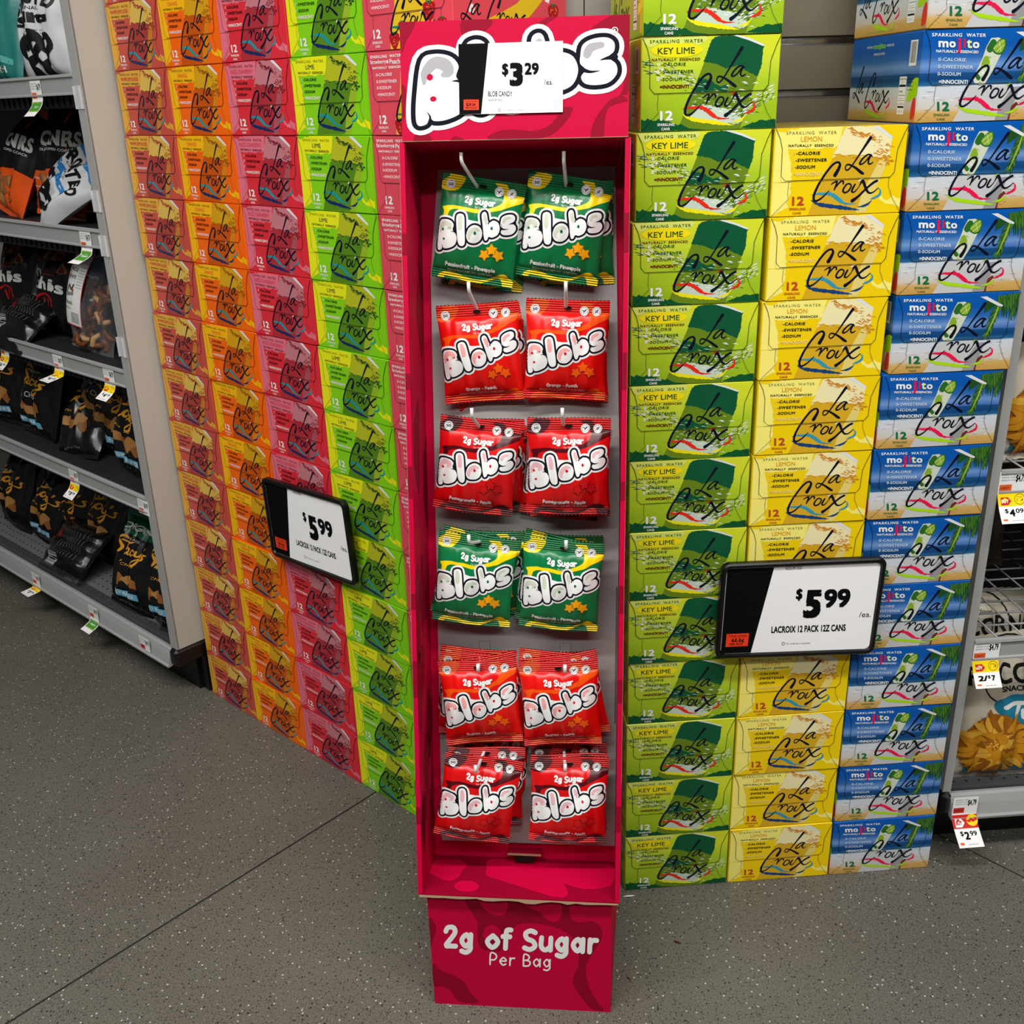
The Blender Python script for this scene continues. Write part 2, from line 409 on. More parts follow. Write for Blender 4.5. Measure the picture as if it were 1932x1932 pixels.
SW_UP = [([(500, 897), (560, 886), (622, 890), (664, 886), (722, 912), (770, 950), (832, 986), (930, 990)], [5, 18, 30, 36, 40, 38, 20, 3]),
         ([(1136, 838), (1164, 868), (1158, 908), (1118, 934), (1072, 950)], [3, 14, 26, 22, 5])]
SW_LO = [([(500, 946), (560, 982), (650, 1002), (760, 1018), (872, 1036), (968, 1050)], [5, 26, 40, 38, 30, 6]),
         ([(955, 1022), (1008, 1014), (1050, 996), (1086, 962)], [6, 22, 20, 4])]
def sw_ragged(P, w, seed):
    rnd = random.Random(seed); Q = spline([(*p, x) for p, x in zip(P, w)], 6)
    return [q[:2] for q in Q], [max(3, q[2] * rnd.uniform(0.72, 1.22)) for q in Q]
def script(a, up, lo, dot, T=T_KL, only=None):
    a.T = T
    for i, (P, w) in enumerate(SW_LO):
        p, q = sw_ragged(P, w, 5 + i); a.stroke(p, q, lo, n=1)
    for i, (P, w) in enumerate(SW_UP):
        p, q = sw_ragged(P, w, 8 + i); a.stroke(p, q, up, n=1)
    a.n += 1; z = a.n
    for P, w in L_STROKES + C_STROKES: a.stroke(P, [k * 1.15 for k in w], NAVY, z)
    a.stroke([(950, 776), (968, 762), (988, 755)], [6, 18, 5], dot, z + 1)
def flap_lines(a, mode):
    a.T = T_KL
    low = [[(272, 757), (265, 880), (277, 927), (112, 1098)], [(1240, 745), (1238, 825), (1275, 930), (1362, 1080)]]
    for P in low: a.stroke(P, 3.2, SEAM, 1, n=1, cap=False)
    for P in ([(119, 252), (165, 350), (190, 450), (193, 708), (233, 757), (1250, 745), (1289, 698), (1310, 480), (1368, 330), (1408, 250)],):
        a.stroke(P, 5.0, SEAM, 1, n=1, cap=False)
FLAP = [T_KL(p) for p in [(121, 252), (167, 350), (192, 450), (195, 706), (235, 754), (1248, 742), (1286, 696), (1307, 480), (1365, 330), (1405, 247)]]
FLAP = [(x, min(y, FH - 0.3)) for x, y in FLAP]
FLAP_Y = 50.0
def flap_line(p): return p[1] - (49.5 + (p[0] - 18) * 0.006)

def std_art(c):
    """fruit flavours with the upright can: c = dict of materials"""
    a = Art(T_LE)
    # pale panel at the upper left with a ragged lower edge, stripe down the left side, splashes at the bottom
    a.poly([(150, 93), (640, 74), (598, 222), (560, 232), (500, 228), (450, 240), (380, 232), (300, 240), (240, 236), (262, 330), (268, 440), (262, 560), (238, 610), (250, 640), (190, 668), (123, 707)], c['light'], rag=5, rs=3)
    a.poly([(885, 555), (930, 585), (962, 610), (1010, 575), (1030, 590), (1070, 600), (1062, 660), (1010, 640), (960, 635), (910, 600)], c['light'], rag=6, rs=4)
    a.poly([(150, 93), (330, 82), (310, 100), (262, 96), (215, 118), (170, 112)], c['main'], rag=4, rs=6)
    # can
    a.n = 3
    can = [(388, 697), (480, 480), (560, 300), (640, 112), (660, 86), (705, 73), (860, 80), (1003, 160), (994, 186), (978, 300), (960, 350), (875, 540), (808, 690)]
    a.poly(can, c['canlow'], 4)
    a.poly([(560, 300), (640, 112), (660, 86), (705, 73), (860, 80), (1003, 160), (994, 186), (978, 300), (930, 295), (880, 305), (840, 285), (780, 300), (720, 275), (660, 290), (610, 270)], c['cantop'], 5, rag=5, rs=7)
    a.poly([(905, 320), (975, 300), (960, 350), (880, 530), (808, 690), (735, 692), (780, 560), (850, 420)], c['canhi'], 6)
    rnd = random.Random(11)
    for i in range(110):
        t = rnd.random() ** .8; x = 655 + 335 * t + rnd.uniform(-10, 10); y = 85 + 90 * t + rnd.uniform(0, 40) + (rnd.uniform(0, 170) if t > 0.62 else 0)
        x -= max(0, y - 200) * .12; l = rnd.uniform(12, 40); s = rnd.uniform(-0.2, 0.35)
        a.stroke([(x, y), (x + l * .5, y + l * s - 4), (x + l, y + l * (s + .2))], [2, rnd.uniform(4, 11), 2], c['splash'], 7 + i % 2, n=2, cap=False)
    for i in range(9):
        x = 570 + i * 45 + rnd.uniform(-10, 10); y = 290 + rnd.uniform(-22, 12) + (10 if i > 6 else 0)
        a.stroke([(x, y), (x + 20, y + 4), (x + 45, y - 3)], [2, 7, 2], c['splash'], 7, n=2, cap=False)
    a.poly([(868, 74), (905, 78), (1004, 155), (998, 168), (975, 158), (860, 84)], LIDM, 9)
    a.n = 10
    script(a, c['up'], c['lo'], c['dot'], T_KL)
    a.T = T_LE; z = a.n + 1
    K = dict(flip=True, z=z)
    a.text('SPARKLING  WATER', (407, 122), c['t1'], 360, 22, rot=-0.008, spacing=1.25, **K)
    a.text(c['name'], (407, 166), c['tn'], c['nw'], 36, rot=-0.005, bold=0.006, **K)
    a.text('NATURALLY  ESSENCED', (404, 212), c['t2'], 325, 18, bold=0.02, shear=0.1, spacing=1.15, **K)
    for s, y, x1 in (('-CALORIE', 266, 470), ('-SWEETENER', 314, 522), ('-SODIUM', 362, 441)):
        a.text(s, ((297 + x1) / 2 - (y - 266) * .06, y), c['t3'], x1 - 297, 23, bold=0.025, shear=0.12, spacing=1.12, **K)
        a.text('0', (282 - (y - 266) * .1, y), c['t4'], 11, 22, bold=0.01, shear=0.12, **K)
    a.text('=INNOCENT!', (385, 412), c['t4'], 205, 25, bold=0.025, shear=0.12, **K)
    a.text('12', (318, 598), c['t5'], 84, 62, bold=0.03, **K)
    a.text('SPARKLING', (315, 653), c['t5'], 114, 18, bold=0.015, **K)
    a.text('CANS', (311, 682), c['t5'], 58, 17, bold=0.015, **K)
    return a

def kl_art(c):
    a = Art(T_KL)
    a.poly([(112, 985), (150, 995), (180, 975), (225, 1000), (300, 985), (380, 1010), (460, 1040), (520, 1090), (108, 1102)], c['dark'], 1, rag=7, rs=2)
    a.poly([(1030, 1080), (1120, 1040), (1220, 1010), (1300, 1010), (1370, 1000), (1366, 1088)], c['dark'], 1, rag=6, rs=3)
    a.poly([(112, 250), (700, 248), (640, 330), (560, 300), (420, 320), (300, 300), (200, 340), (160, 320)], c['pale'], 2, smooth=3)
    can = [(452, 1090), (478, 1030), (720, 420), (755, 300), (790, 262), (850, 250), (965, 250), (1100, 280), (1250, 345), (1238, 375), (1226, 520), (1180, 640), (1030, 1085)]
    a.poly(can, c['canlow'], 3)
    a.poly([(690, 480), (755, 300), (790, 262), (850, 250), (965, 250), (1100, 280), (1250, 345), (1238, 375), (1226, 520), (1190, 620), (1100, 580), (1010, 520), (900, 545), (800, 500)], c['can'], 4, rag=5, rs=9)
    a.poly([(640, 620), (720, 640), (840, 700), (930, 690), (900, 760), (800, 740), (690, 760), (600, 740)], c['can'], 4, rag=6, rs=10)
    a.poly([(452, 1090), (478, 1030), (560, 1070), (700, 1085)], c['dark'], 4, smooth=3)
    a.poly([(560, 985), (660, 860), (900, 900), (1040, 985), (1010, 1040), (900, 1035), (700, 1000)], c['water'], 5, rag=9, rs=12)
    rnd = random.Random(21)
    for i in range(330):
        k = i % 3
        if k == 0: x = rnd.uniform(115, 600); y = 490 + (x - 110) * .32 + rnd.gauss(0, 38)
        elif k == 1: x = rnd.uniform(560, 1180); y = 800 + rnd.gauss(0, 90)
        else: x = rnd.uniform(950, 1330); y = 985 - (x - 950) * .6 + rnd.gauss(0, 34)
        s = 0.28 if k == 0 else (0.15 if k == 1 else -0.5); l = rnd.uniform(18, 60)
        x2 = min(x + l, 1355)
        a.stroke([(x, y), ((x + x2) / 2, y + l * s * .5 - rnd.uniform(0, 8)), (x2, y + l * s)], [2, rnd.uniform(4, 11), 2], (c['can'], WHITE, c['water'], c['canlow'])[i % 4 if k else (i * 7) % 4], 6 + i % 2, n=2, cap=False)
    a.poly([(963, 250), (1000, 246), (1110, 275), (1256, 342), (1240, 352), (1110, 298)], LIDM, 9)
    a.disc((440, 372), 240, c['yellow'], 9, 36, ry=64)
    a.n = 10
    script(a, c['up'], c['lo'], c['dot'])
    K = dict(flip=True, z=a.n + 1)
    a.text('SPARKLING  WATER', (435, 290), c['t1'], 495, 30, spacing=1.25, bold=0.004, **K)
    a.text('KEY LIME', (433, 376), c['t1'], 345, 58, bold=0.012, **K)
    a.text('NATURALLY  ESSENCED', (430, 454), c['t2'], 450, 25, bold=0.02, shear=0.1, spacing=1.15, **K)
    for s, y, x1 in (('-CALORIE', 497, 523), ('-SWEETENER', 564, 594), ('-SODIUM', 630, 490)):
        a.text(s, ((292 + x1) / 2, y), c['t1'], x1 - 292, 30, bold=0.015, shear=0.1, spacing=1.12, **K)
        a.text('0', (270 - (y - 497) * .03, y), WHITE, 22, 34, bold=0.03, shear=0.1, **K)
    a.text('=INNOCENT!', (420, 697), c['t2'], 270, 32, bold=0.035, shear=0.1, **K)
    a.text('12', (350, 955), WHITE, 118, 85, bold=0.03, **K)
    a.text('SPARKLING', (346, 1035), WHITE, 158, 25, bold=0.02, **K)
    a.text('CANS', (343, 1073), WHITE, 78, 24, bold=0.02, **K)
    return a

def mo_art(c):
    a = Art(T_MO)
    rnd = random.Random(5)
    # surf and sand
    for i in range(60):
        x = rnd.uniform(1090, 1950); y = rnd.uniform(425, 570); x2 = min(x + rnd.uniform(20, 90), 1955)
        a.stroke([(x, y), ((x + x2) / 2, y - rnd.uniform(-4, 8)), (x2, y)], [1, rnd.uniform(3, 9), 1], (c['foam'], c['foam2'])[i % 2], 1 + i % 2, n=2, cap=False)
    for i in range(40):
        x = rnd.uniform(1075, 1900); y = rnd.uniform(590, 675); x2 = x + rnd.uniform(10, 40)
        a.stroke([(x, y), ((x + x2) / 2, y + 3), (x2, y)], [1, rnd.uniform(2, 5), 1], (c['sand2'], c['sand3'])[i % 2], 1 + i % 2, n=2, cap=False)
    a.poly([(1325, 680), (1420, 520), (1440, 430), (1700, 425), (1745, 430), (1700, 540), (1655, 672)], c['can'], 3)
    a.poly([(1620, 674), (1660, 560), (1745, 430), (1800, 425), (1760, 540), (1715, 668)], c['can2'], 3)
    # glass of lime and mint
    a.poly([(1585, 110), (1530, 240), (1468, 385), (1500, 412), (1545, 418), (1640, 245), (1680, 130)], c['glass'], 4, smooth=2)
    for i in range(14):
        x = 1500 + rnd.uniform(0, 90); y = 370 - (x - 1500) * 1.6 + rnd.uniform(-40, 50)
        a.stroke([(x, y), (x + 12, y - 8), (x + 22, y + 4)], [3, 9, 3], (c['foam'], c['glass2'])[i % 2], 5, n=2)
    a.poly([(1555, 180), (1585, 125), (1610, 118), (1622, 140), (1600, 190), (1575, 205)], c['leaf'], 6, smooth=3)
    a.poly([(1590, 180), (1640, 120), (1678, 108), (1690, 150), (1668, 205), (1625, 215)], c['leaf'], 6, smooth=3)
    a.poly([(1600, 176), (1640, 128), (1672, 116), (1680, 150), (1660, 196), (1628, 204)], c['lime'], 7, smooth=3)
    a.stroke([(1605, 178), (1675, 120)], 3, c['limelite'], 8, n=1); a.stroke([(1620, 200), (1678, 150)], 3, c['limelite'], 8, n=1); a.stroke([(1640, 130), (1655, 196)], 3, c['limelite'], 8, n=1)
    a.poly([(1520, 300), (1540, 235), (1565, 228), (1580, 270), (1555, 305)], c['lime'], 7, smooth=3)
    a.stroke([(1530, 290), (1550, 312), (1580, 285)], 7, c['limelite'], 8)
    a.poly([(1480, 360), (1500, 345), (1520, 375), (1500, 390)], c['leaf'], 6, smooth=2)
    # palm fronds
    for i in range(34):
        t = i / 34; p = (1895 - t * 88, 125 + t * 250)
        for sg in (-1, 1):
            l = rnd.uniform(34, 66) * (1.1 - t * .5); e = (p[0] + (-l if sg < 0 else l * .25), p[1] + rnd.uniform(22, 56))
            a.stroke([p, ((p[0] + e[0]) / 2 + 3, (p[1] + e[1]) / 2 - 7), e], [5, rnd.uniform(6, 12), 2], (c['palm'], c['palm2'], c['palm3'])[rnd.randrange(3)], 9 + i % 2, n=2, cap=False)
    for i in range(44):
        t = i / 44; p = (1880 + t * 165, 62 - t * 30 + rnd.uniform(-8, 8)); e = (min(p[0] + rnd.uniform(-22, 30), 2052), p[1] + rnd.uniform(90, 210) * (.75 + .45 * t))
        a.stroke([p, ((p[0] + e[0]) / 2 + 5, (p[1] + e[1]) / 2 - 6), e], [7, rnd.uniform(8, 15), 3], (c['palm2'], c['palm'], c['palm2'], c['palm3'])[i % 4], 9 + i % 2, n=2, cap=False)
    for i in range(16):
        p = (1885 - i * 4, 118 - i * 1.5); a.stroke([p, (p[0] - 30, p[1] + 18), (p[0] - 70 + i * 2, p[1] + 52 + i * 3)], [4, 8, 2], (c['palm'], c['palm2'])[i % 2], 9, n=2, cap=False)
    a.stroke([(1895, 118), (1872, 200), (1838, 290), (1805, 370)], [5, 14, 10, 3], c['palm4'], 11)
    a.poly([(1752, 66), (1800, 62), (1925, 128), (1918, 140), (1885, 132)], LIDM, 12)
    a.poly([(1712, 670), (1742, 560), (1775, 530), (1790, 545), (1740, 600), (1728, 668)], c['trunk'], 12)
    a.n = 13
    script(a, c['up'], c['lo'], c['dot'])
    a.T = T_MO; K = dict(flip=True, z=a.n + 1)
    a.text('SPARKLING  WATER', (1368, 97), WHITE, 358, 22, bold=0.02, shear=0.1, spacing=1.2, rot=-0.02, **K)
    a.text('m', (1265, 158), WHITE, 66, 40, bold=0.03, **K); a.text('o', (1325, 158), WHITE, 42, 40, bold=0.03, **K)
    a.text('j', (1368, 165), c['up'], 28, 95, bold=0.03, **K); a.text('i', (1405, 148), c['up'], 14, 58, bold=0.03, **K)
    a.text('t', (1438, 152), c['limelite'], 36, 54, bold=0.03, **K); a.text('o', (1483, 158), c['foam'], 44, 40, bold=0.03, **K)
    a.text('NATURALLY  ESSENCED', (1358, 203), WHITE, 285, 18, bold=0.02, shear=0.1, **K)
    for s, y, x1 in (('0-CALORIE', 256, 1418), ('0-SWEETENER', 303, 1466), ('0-SODIUM', 350, 1388)):
        a.text(s, ((1230 - (y - 256) * .1 + x1) / 2, y), c['pale'], x1 - 1230, 24, bold=0.02, shear=0.1, spacing=1.08, **K)
    a.text('=INNOCENT!', (1332, 402), WHITE, 198, 27, bold=0.02, shear=0.1, **K)
    a.text('12', (1265, 568), c['t12'], 84, 62, bold=0.03, **K)
    a.text('SPARKLING', (1253, 627), c['t12'], 110, 16, bold=0.01, **K)
    a.text('CANS', (1248, 657), c['t12'], 55, 15, bold=0.01, **K)
    return a

def sp_art(c):
    a = Art()
    a.poly([(60, 0), (75, 60), (90, 123), (150, 123), (150, 0)], c['yellow'], 1, smooth=2)
    for x, y, r, q in ((120, 108, 17, 1), (70, 14, 14, 1), (90, 30, 12, 0), (150, 50, 16, 1), (160, 100, 13, 0), (175, 30, 12, 1)):
        berry(a, (x, y), r, c)
    a.n = 6; script(a, c['up'], c['lo'], c['dot'])
    a.T = lambda p: p; z = a.n + 1
    a.text('SPARKLING  WATER', (47, 116), WHITE, 72, 4.4, z, bold=0.02, spacing=1.15)
    a.text('Strawberry', (29, 108), WHITE, 38, 7.5, z, bold=0.01); a.text('Peach', (68, 108), WHITE, 24, 7, z, bold=0.01)
    for k in range(5): a.disc((51 + 1.6 * math.cos(k * 1.257), 108 + 1.6 * math.sin(k * 1.257)), 1.1, WHITE, z, 8)
    a.text('NATURALLY  ESSENCED', (48, 100), WHITE, 66, 3.4, z, bold=0.02)
    for s, y, w in (('0-CALORIE', 90, 38), ('0-SWEETENER', 80, 48), ('0-SODIUM', 71, 34), ('=INNOCENT!', 61, 42)):
        a.text(s, (22 + w / 2, y), c['pale'], w, 4.6, z, bold=0.02, shear=0.12)
    a.text('12', (31, 24), WHITE, 17, 13, z, bold=0.03); a.text('SPARKLING', (31, 12), WHITE, 23, 3.6, z, bold=0.01); a.text('CANS', (31, 6.5), WHITE, 11, 3.4, z, bold=0.01)
    return a
def berry(a, p, r, c):
    a.poly([(p[0] - r * .8, p[1] + r * .5), (p[0], p[1] + r * .75), (p[0] + r * .8, p[1] + r * .5), (p[0] + r * .6, p[1] - r * .4), (p[0], p[1] - r), (p[0] - r * .6, p[1] - r * .4)], c['berry'], 2, smooth=4)
    rnd = random.Random(int(p[0] * 7))
    for i in range(14): a.disc((p[0] + rnd.uniform(-.5, .5) * r, p[1] + rnd.uniform(-.55, .5) * r), r * .05, c['seed'], 3, 6)
    for k in (-1, 0, 1): a.stroke([(p[0], p[1] + r * .6), (p[0] + k * r * .4, p[1] + r * .85)], [r * .25, r * .05], c['leaf'], 4, n=2)

def side_art(c, kind):
    """long side panel (262 mm wide): brand script, bar code and fact panel. x runs from the far end to the front edge"""
    a = Art()
    def TS(dx, dy, k=1.0):
        def f(p):
            q = T_KL(p); return ((q[0] - 55) * k + dx, (q[1] - 15) * k + dy)
        return f
    T2 = TS(62, 14, 0.95)
    a.T = T2
    for i, (P, w) in enumerate(SW_LO): p, q = sw_ragged(P, w, 5 + i); a.stroke(p, q, c['lo'], 2, n=1)
    for i, (P, w) in enumerate(SW_UP): p, q = sw_ragged(P, w, 8 + i); a.stroke(p, q, c['up'], 3, n=1)
    for P, w in C_STROKES: a.stroke(P, [k * 1.15 for k in w], NAVY, 5)
    a.T = TS(-38, -16, 1.05)
    for P, w in L_STROKES: a.stroke(P, [k * 1.15 for k in w], NAVY, 5)
    a.T = lambda p: p
    z = 6
    if kind != 'berry':
        a.rect(222, 78, 246, 112, WHITE, z)
        rnd = random.Random(2); x = 224
        while x < 243.5:
            w = rnd.choice((.5, .8, 1.2)); a.rect(x, 82, x + w, 110, NAVY, z + 1); x += w + rnd.choice((.6, .9))
        a.rect(196, 12, 220, 64, WHITE, z)
        a.text('Nutrition Facts', (208, 61), NAVY, 21, 3.2, z + 1, bold=0.02)
        for y, h in ((50, 3), (38, .8), (31, .5), (26, .5), (21, 2.5)): a.rect(197, y, 219, y + h, NAVY, z + 1)
        a.text('Calories', (204, 44), NAVY, 13, 3.2, z + 1, bold=0.02)
        for y in (57, 54, 34, 28, 23.5, 17, 15): a.text('Serving 0g total', (206, y), NAVY, 17, 1.5, z + 1)
        a.text(c['sname'], (110, 108), c['sn'], 46, 10, z, bold=0.03)
        a.text('NATURALLY', (72, 109), WHITE, 26, 3, z); a.text('ESSENCED', (150, 109), WHITE, 26, 3, z); a.text('SPARKLING WATER', (110, 98), WHITE, 42, 3.4, z)
        a.poly([(226, 30), (262, 40), (262, 60), (240, 58)], c['lo'], 1, smooth=3); a.poly([(244, 6), (258, 10), (256, 34), (246, 30)], c['peel'], 2, smooth=3)
        a.text('0-CALORIE   0-SWEETENER   0-SODIUM', (100, 6), c['sn'], 110, 3, z)
        for y in range(5): a.text('natural essence oils', (234, 66 - y * 5), NAVY, 20, 2.2, z)
    else:
        for x, y, r in ((20, 92, 20), (210, 96, 20), (228, 50, 16), (150, 18, 15)): berry(a, (x, y), r, c)
        for q in ((40, 50), (214, 70)):
            for k in range(5): a.disc((q[0] + 4 * math.cos(k * 1.257), q[1] + 4 * math.sin(k * 1.257)), 3, WHITE, 3, 10)
        a.poly([(60, 30), (140, 60), (200, 100), (215, 80), (150, 30), (90, 10)], c['yellow'], 1, smooth=3)
    return a

def make_carton(name, face, body_m, art, extra=None, top_m=None):
    mb = MB(); mb.box((0, CDp / 2, CH / 2), (CW, CDp, CH), body_m, bev=0.0018)
    if top_m: mb.add([(-CW / 2 + .002, .003, CH + .0002), (CW / 2 - .002, .003, CH + .0002), (CW / 2 - .002, CDp - .003, CH + .0002), (-CW / 2 + .002, CDp - .003, CH + .0002)], [(0, 1, 2, 3)], top_m)
    low = lambda p: -flap_line(p) - 0.9
    e = lambda base: (lambda x, y, z: ((x - FW / 2) / 1000, -base - z * 0.000024, y / 1000))
    # panel behind the flap carries the face picture too
    mb.add([((x - FW / 2) / 1000, -0.0001, y / 1000) for x, y in ((1.2, 1.2), (FW - 1.2, 1.2), (FW - 1.2, FH - 1.2), (1.2, FH - 1.2))], [(0, 1, 2, 3)], face)
    inside = (lambda p: p[0] - 1.3, lambda p: FW - 1.3 - p[0], lambda p: p[1] - 1.2)
    emit(mb, art, e(0.0002), clips=(low,) + inside)
    ln = Art(); flap_lines(ln, 0); emit(mb, ln, e(0.00115))
    hi = lambda p: flap_line(p)
    lb = FLAP[:4]; rb = FLAP[:5:-1]
    ys = sorted({round(q[1], 3) for q in lb + rb} | {FH}); ys[0] = 40.0
    def xat(B, y):
        for (x0, y0), (x1, y1) in zip(B, B[1:]):
            if y0 >= y >= y1: return x0 + (x1 - x0) * (y0 - y) / (y0 - y1)
        return B[0][0] if y > B[0][1] else B[-1][0]
    bands = []
    for y0, y1 in zip(ys, ys[1:]):
        l0, l1, r0, r1 = xat(lb, y0), xat(lb, y1), xat(rb, y0), xat(rb, y1)
        bands.append((y0, y1, l0, l1, r0, r1))
    for (y0, y1, l0, l1, r0, r1) in bands:
        yb = (lambda p, y=y0: p[1] - y, lambda p, y=y1: y - p[1], hi)
        Lf = lambda p, a=(l0, l1, y0, y1): a[0] + (a[1] - a[0]) * (p[1] - a[2]) / (a[3] - a[2]) - p[0]
        Rf = lambda p, a=(r0, r1, y0, y1): p[0] - a[0] - (a[1] - a[0]) * (p[1] - a[2]) / (a[3] - a[2])
        emit(mb, art, e(0.0002), clips=yb + (Lf,) + inside); emit(mb, art, e(0.0002), clips=yb + (Rf,) + inside)
    if extra:
        sgn, sa = extra
        if sgn < 0: F = lambda x, y, z: (-CW / 2 - 0.0001 - z * 0.000024, CDp - x / 1000, y / 1000)
        else: F = lambda x, y, z: (CW / 2 + 0.0001 + z * 0.000024, x / 1000, y / 1000)
        emit(mb, sa, F, clips=(lambda p: p[0] - 2, lambda p: 260 - p[0], lambda p: p[1] - 1.5, lambda p: 122 - p[1]))
    root = mb.build(name)
    fb = MB(); n = len(FLAP)
    vs = [((x - FW / 2) / 1000, -0.0003, y / 1000) for x, y in FLAP] + [((x - FW / 2) / 1000, -0.0008, y / 1000) for x, y in FLAP]
    tri = [tuple(t) for t in tessellate_polygon([[Vector((x, y, 0)) for x, y in FLAP]])]
    fb.add(vs, [tuple(i + n for i in t) for t in tri], face); fb.add(vs, [(i, (i + 1) % n, n + (i + 1) % n, n + i) for i in range(n)], SEAM)
    for (y0, y1, l0, l1, r0, r1) in bands:
        yb = (lambda p, y=y0: p[1] - y, lambda p, y=y1: y - p[1], hi)
        Lf = lambda p, a=(l0, l1, y0, y1): p[0] - a[0] - (a[1] - a[0]) * (p[1] - a[2]) / (a[3] - a[2])
        Rf = lambda p, a=(r0, r1, y0, y1): a[0] + (a[1] - a[0]) * (p[1] - a[2]) / (a[3] - a[2]) - p[0]
        emit(fb, art, e(0.0009), clips=yb + (Lf, Rf))
    fo = fb.build('end_flap', root, local=True)
    return root

# printed pictures of the eight flavours
def flav(n, main, light, canlow, cantop, canhi, splash, up=(22, 148, 158), lo=(18, 40, 92), dot=(240, 240, 235), t1=(70, 50, 20), tn=(190, 45, 50), t2=(40, 20, 10), t3=(40, 14, 10), t4=(240, 225, 220), t5=(242, 238, 232), name='', nw=160):
    d = dict(main=ramp_mat(n + '_print', [(0.0, main), (0.62, main), (0.64, tuple(min(255, v * 1.12 + 8) for v in main)), (1, tuple(min(255, v * 1.12 + 8) for v in main))], 'Z', 0.0, (22, 22, 34), 1.0, 2.0, 0.38, True),
             light=mat(n + '_pale_print', light, 0.38), canlow=mat(n + '_can_low', canlow, 0.38), cantop=mat(n + '_can_top', cantop, 0.38), canhi=mat(n + '_can_side', canhi, 0.38), splash=mat(n + '_splash', splash, 0.38),
             up=mat(n + '_swoosh_upper', up, 0.4), lo=mat(n + '_swoosh_lower', lo, 0.4), dot=mat(n + '_dot', dot, 0.4), name=name, nw=nw)
    # main print: mean colour when the ramp position is the noise itself
    for k, v in (('t1', t1), ('tn', tn), ('t2', t2), ('t3', t3), ('t4', t4), ('t5', t5)): d[k] = mat(n + '_' + k, v, 0.4)
    return d
GRAPE = flav('grapefruit', (200, 80, 66), (226, 168, 56), (168, 60, 52), (222, 184, 84), (196, 128, 44), (160, 40, 34), tn=(196, 44, 62), name='PAMPLEMOUSSE', nw=330)
ORANGE = flav('orange', (248, 104, 12), (250, 186, 16), (200, 84, 8), (214, 160, 22), (214, 128, 20), (150, 78, 12), tn=(236, 110, 40), name='ORANGE', nw=165)
RAZZ = flav('cranberry', (218, 46, 58), (228, 112, 130), (172, 46, 56), (196, 122, 130), (168, 84, 92), (124, 20, 38), tn=(214, 70, 92), t1=(80, 20, 30), name='RAZZ-CRANBERRY', nw=335)
LIME = flav('lime', (130, 206, 24), (230, 230, 28), (84, 132, 26), (178, 184, 34), (150, 178, 40), (16, 66, 28), tn=(20, 70, 50), t1=(90, 110, 20), t2=(14, 50, 20), t3=(10, 50, 24), name='LIME', nw=112)
LEMON = flav('lemon', (242, 208, 10), (250, 238, 122), (214, 170, 34), (240, 230, 176), (228, 208, 118), (204, 132, 30), tn=(226, 160, 20), t1=(120, 130, 70), t2=(30, 34, 30), t3=(22, 26, 30), t4=(240, 214, 130), t5=(188, 74, 36), name='LEMON', nw=152, up=(52, 150, 176), lo=(20, 62, 118))
KL = {k: mat('keylime_' + k, v, 0.38) for k, v in dict(dark=(10, 84, 44), pale=(216, 228, 110), canlow=(104, 134, 26), can=(12, 86, 52), water=(196, 214, 196), yellow=(246, 226, 20), up=(228, 44, 22), lo=(236, 228, 22), dot=(228, 44, 22), t1=(16, 78, 36), t2=(104, 34, 14), sn=(20, 80, 40), peel=(236, 200, 40)).items()}
KL['main'] = ramp_mat('keylime_print', [(0.0, (146, 182, 30)), (0.35, (170, 200, 38)), (0.6, (198, 216, 52)), (0.8, (214, 222, 44)), (1, (228, 236, 110))], 'Z', 6.5, (12, 12, 26), 0.55, 4.0, 0.38)
KL['sname'] = 'key lime'
MO = {k: mat('mojito_' + k, v, 0.38) for k, v in dict(foam=(232, 232, 230), foam2=(168, 176, 184), sand2=(160, 122, 56), sand3=(226, 198, 138), can=(196, 196, 196), can2=(150, 150, 150), glass=(206, 214, 190), glass2=(150, 170, 110), leaf=(40, 104, 40), lime=(134, 170, 44), limelite=(220, 232, 170), palm=(44, 96, 34), palm2=(26, 68, 30), palm3=(78, 122, 40), palm4=(150, 176, 60), trunk=(110, 44, 34), up=(232, 20, 74), lo=(166, 216, 20), dot=(170, 216, 40), pale=(196, 214, 232), t12=(16, 110, 60), sn=(120, 190, 60), peel=(220, 60, 40)).items()}
MO['main'] = ramp_mat('mojito_print', [(0.0, (196, 150, 72)), (0.11, (206, 168, 96)), (0.17, (206, 198, 186)), (0.30, (206, 208, 212)), (0.395, (200, 212, 222)), (0.41, (42, 104, 150)), (0.47, (14, 66, 120)), (0.535, (22, 76, 128)), (0.545, (66, 110, 178)), (0.62, (110, 150, 206)), (0.7, (44, 104, 176)), (0.82, (8, 84, 168)), (1, (6, 90, 178))], 'Z', 8.09, (10, 10, 60), 0.05, 3.0, 0.36)
MO['sname'] = 'mojito'
SP = {k: mat('berry_' + k, v, 0.38) for k, v in dict(main=(218, 76, 92), yellow=(226, 190, 40), berry=(176, 22, 36), seed=(226, 180, 60), leaf=(30, 110, 60), up=(20, 130, 90), lo=(176, 22, 36), dot=(240, 240, 230), pale=(248, 214, 214)).items()}
LETOP = ramp_mat('lemon_lid_print', [(0.0, (150, 130, 60)), (0.42, (205, 170, 30)), (0.55, (232, 198, 20)), (1, (210, 190, 90))], 'Z', 0.0, (20, 90, 20), 3.0, 3.0, 0.35)

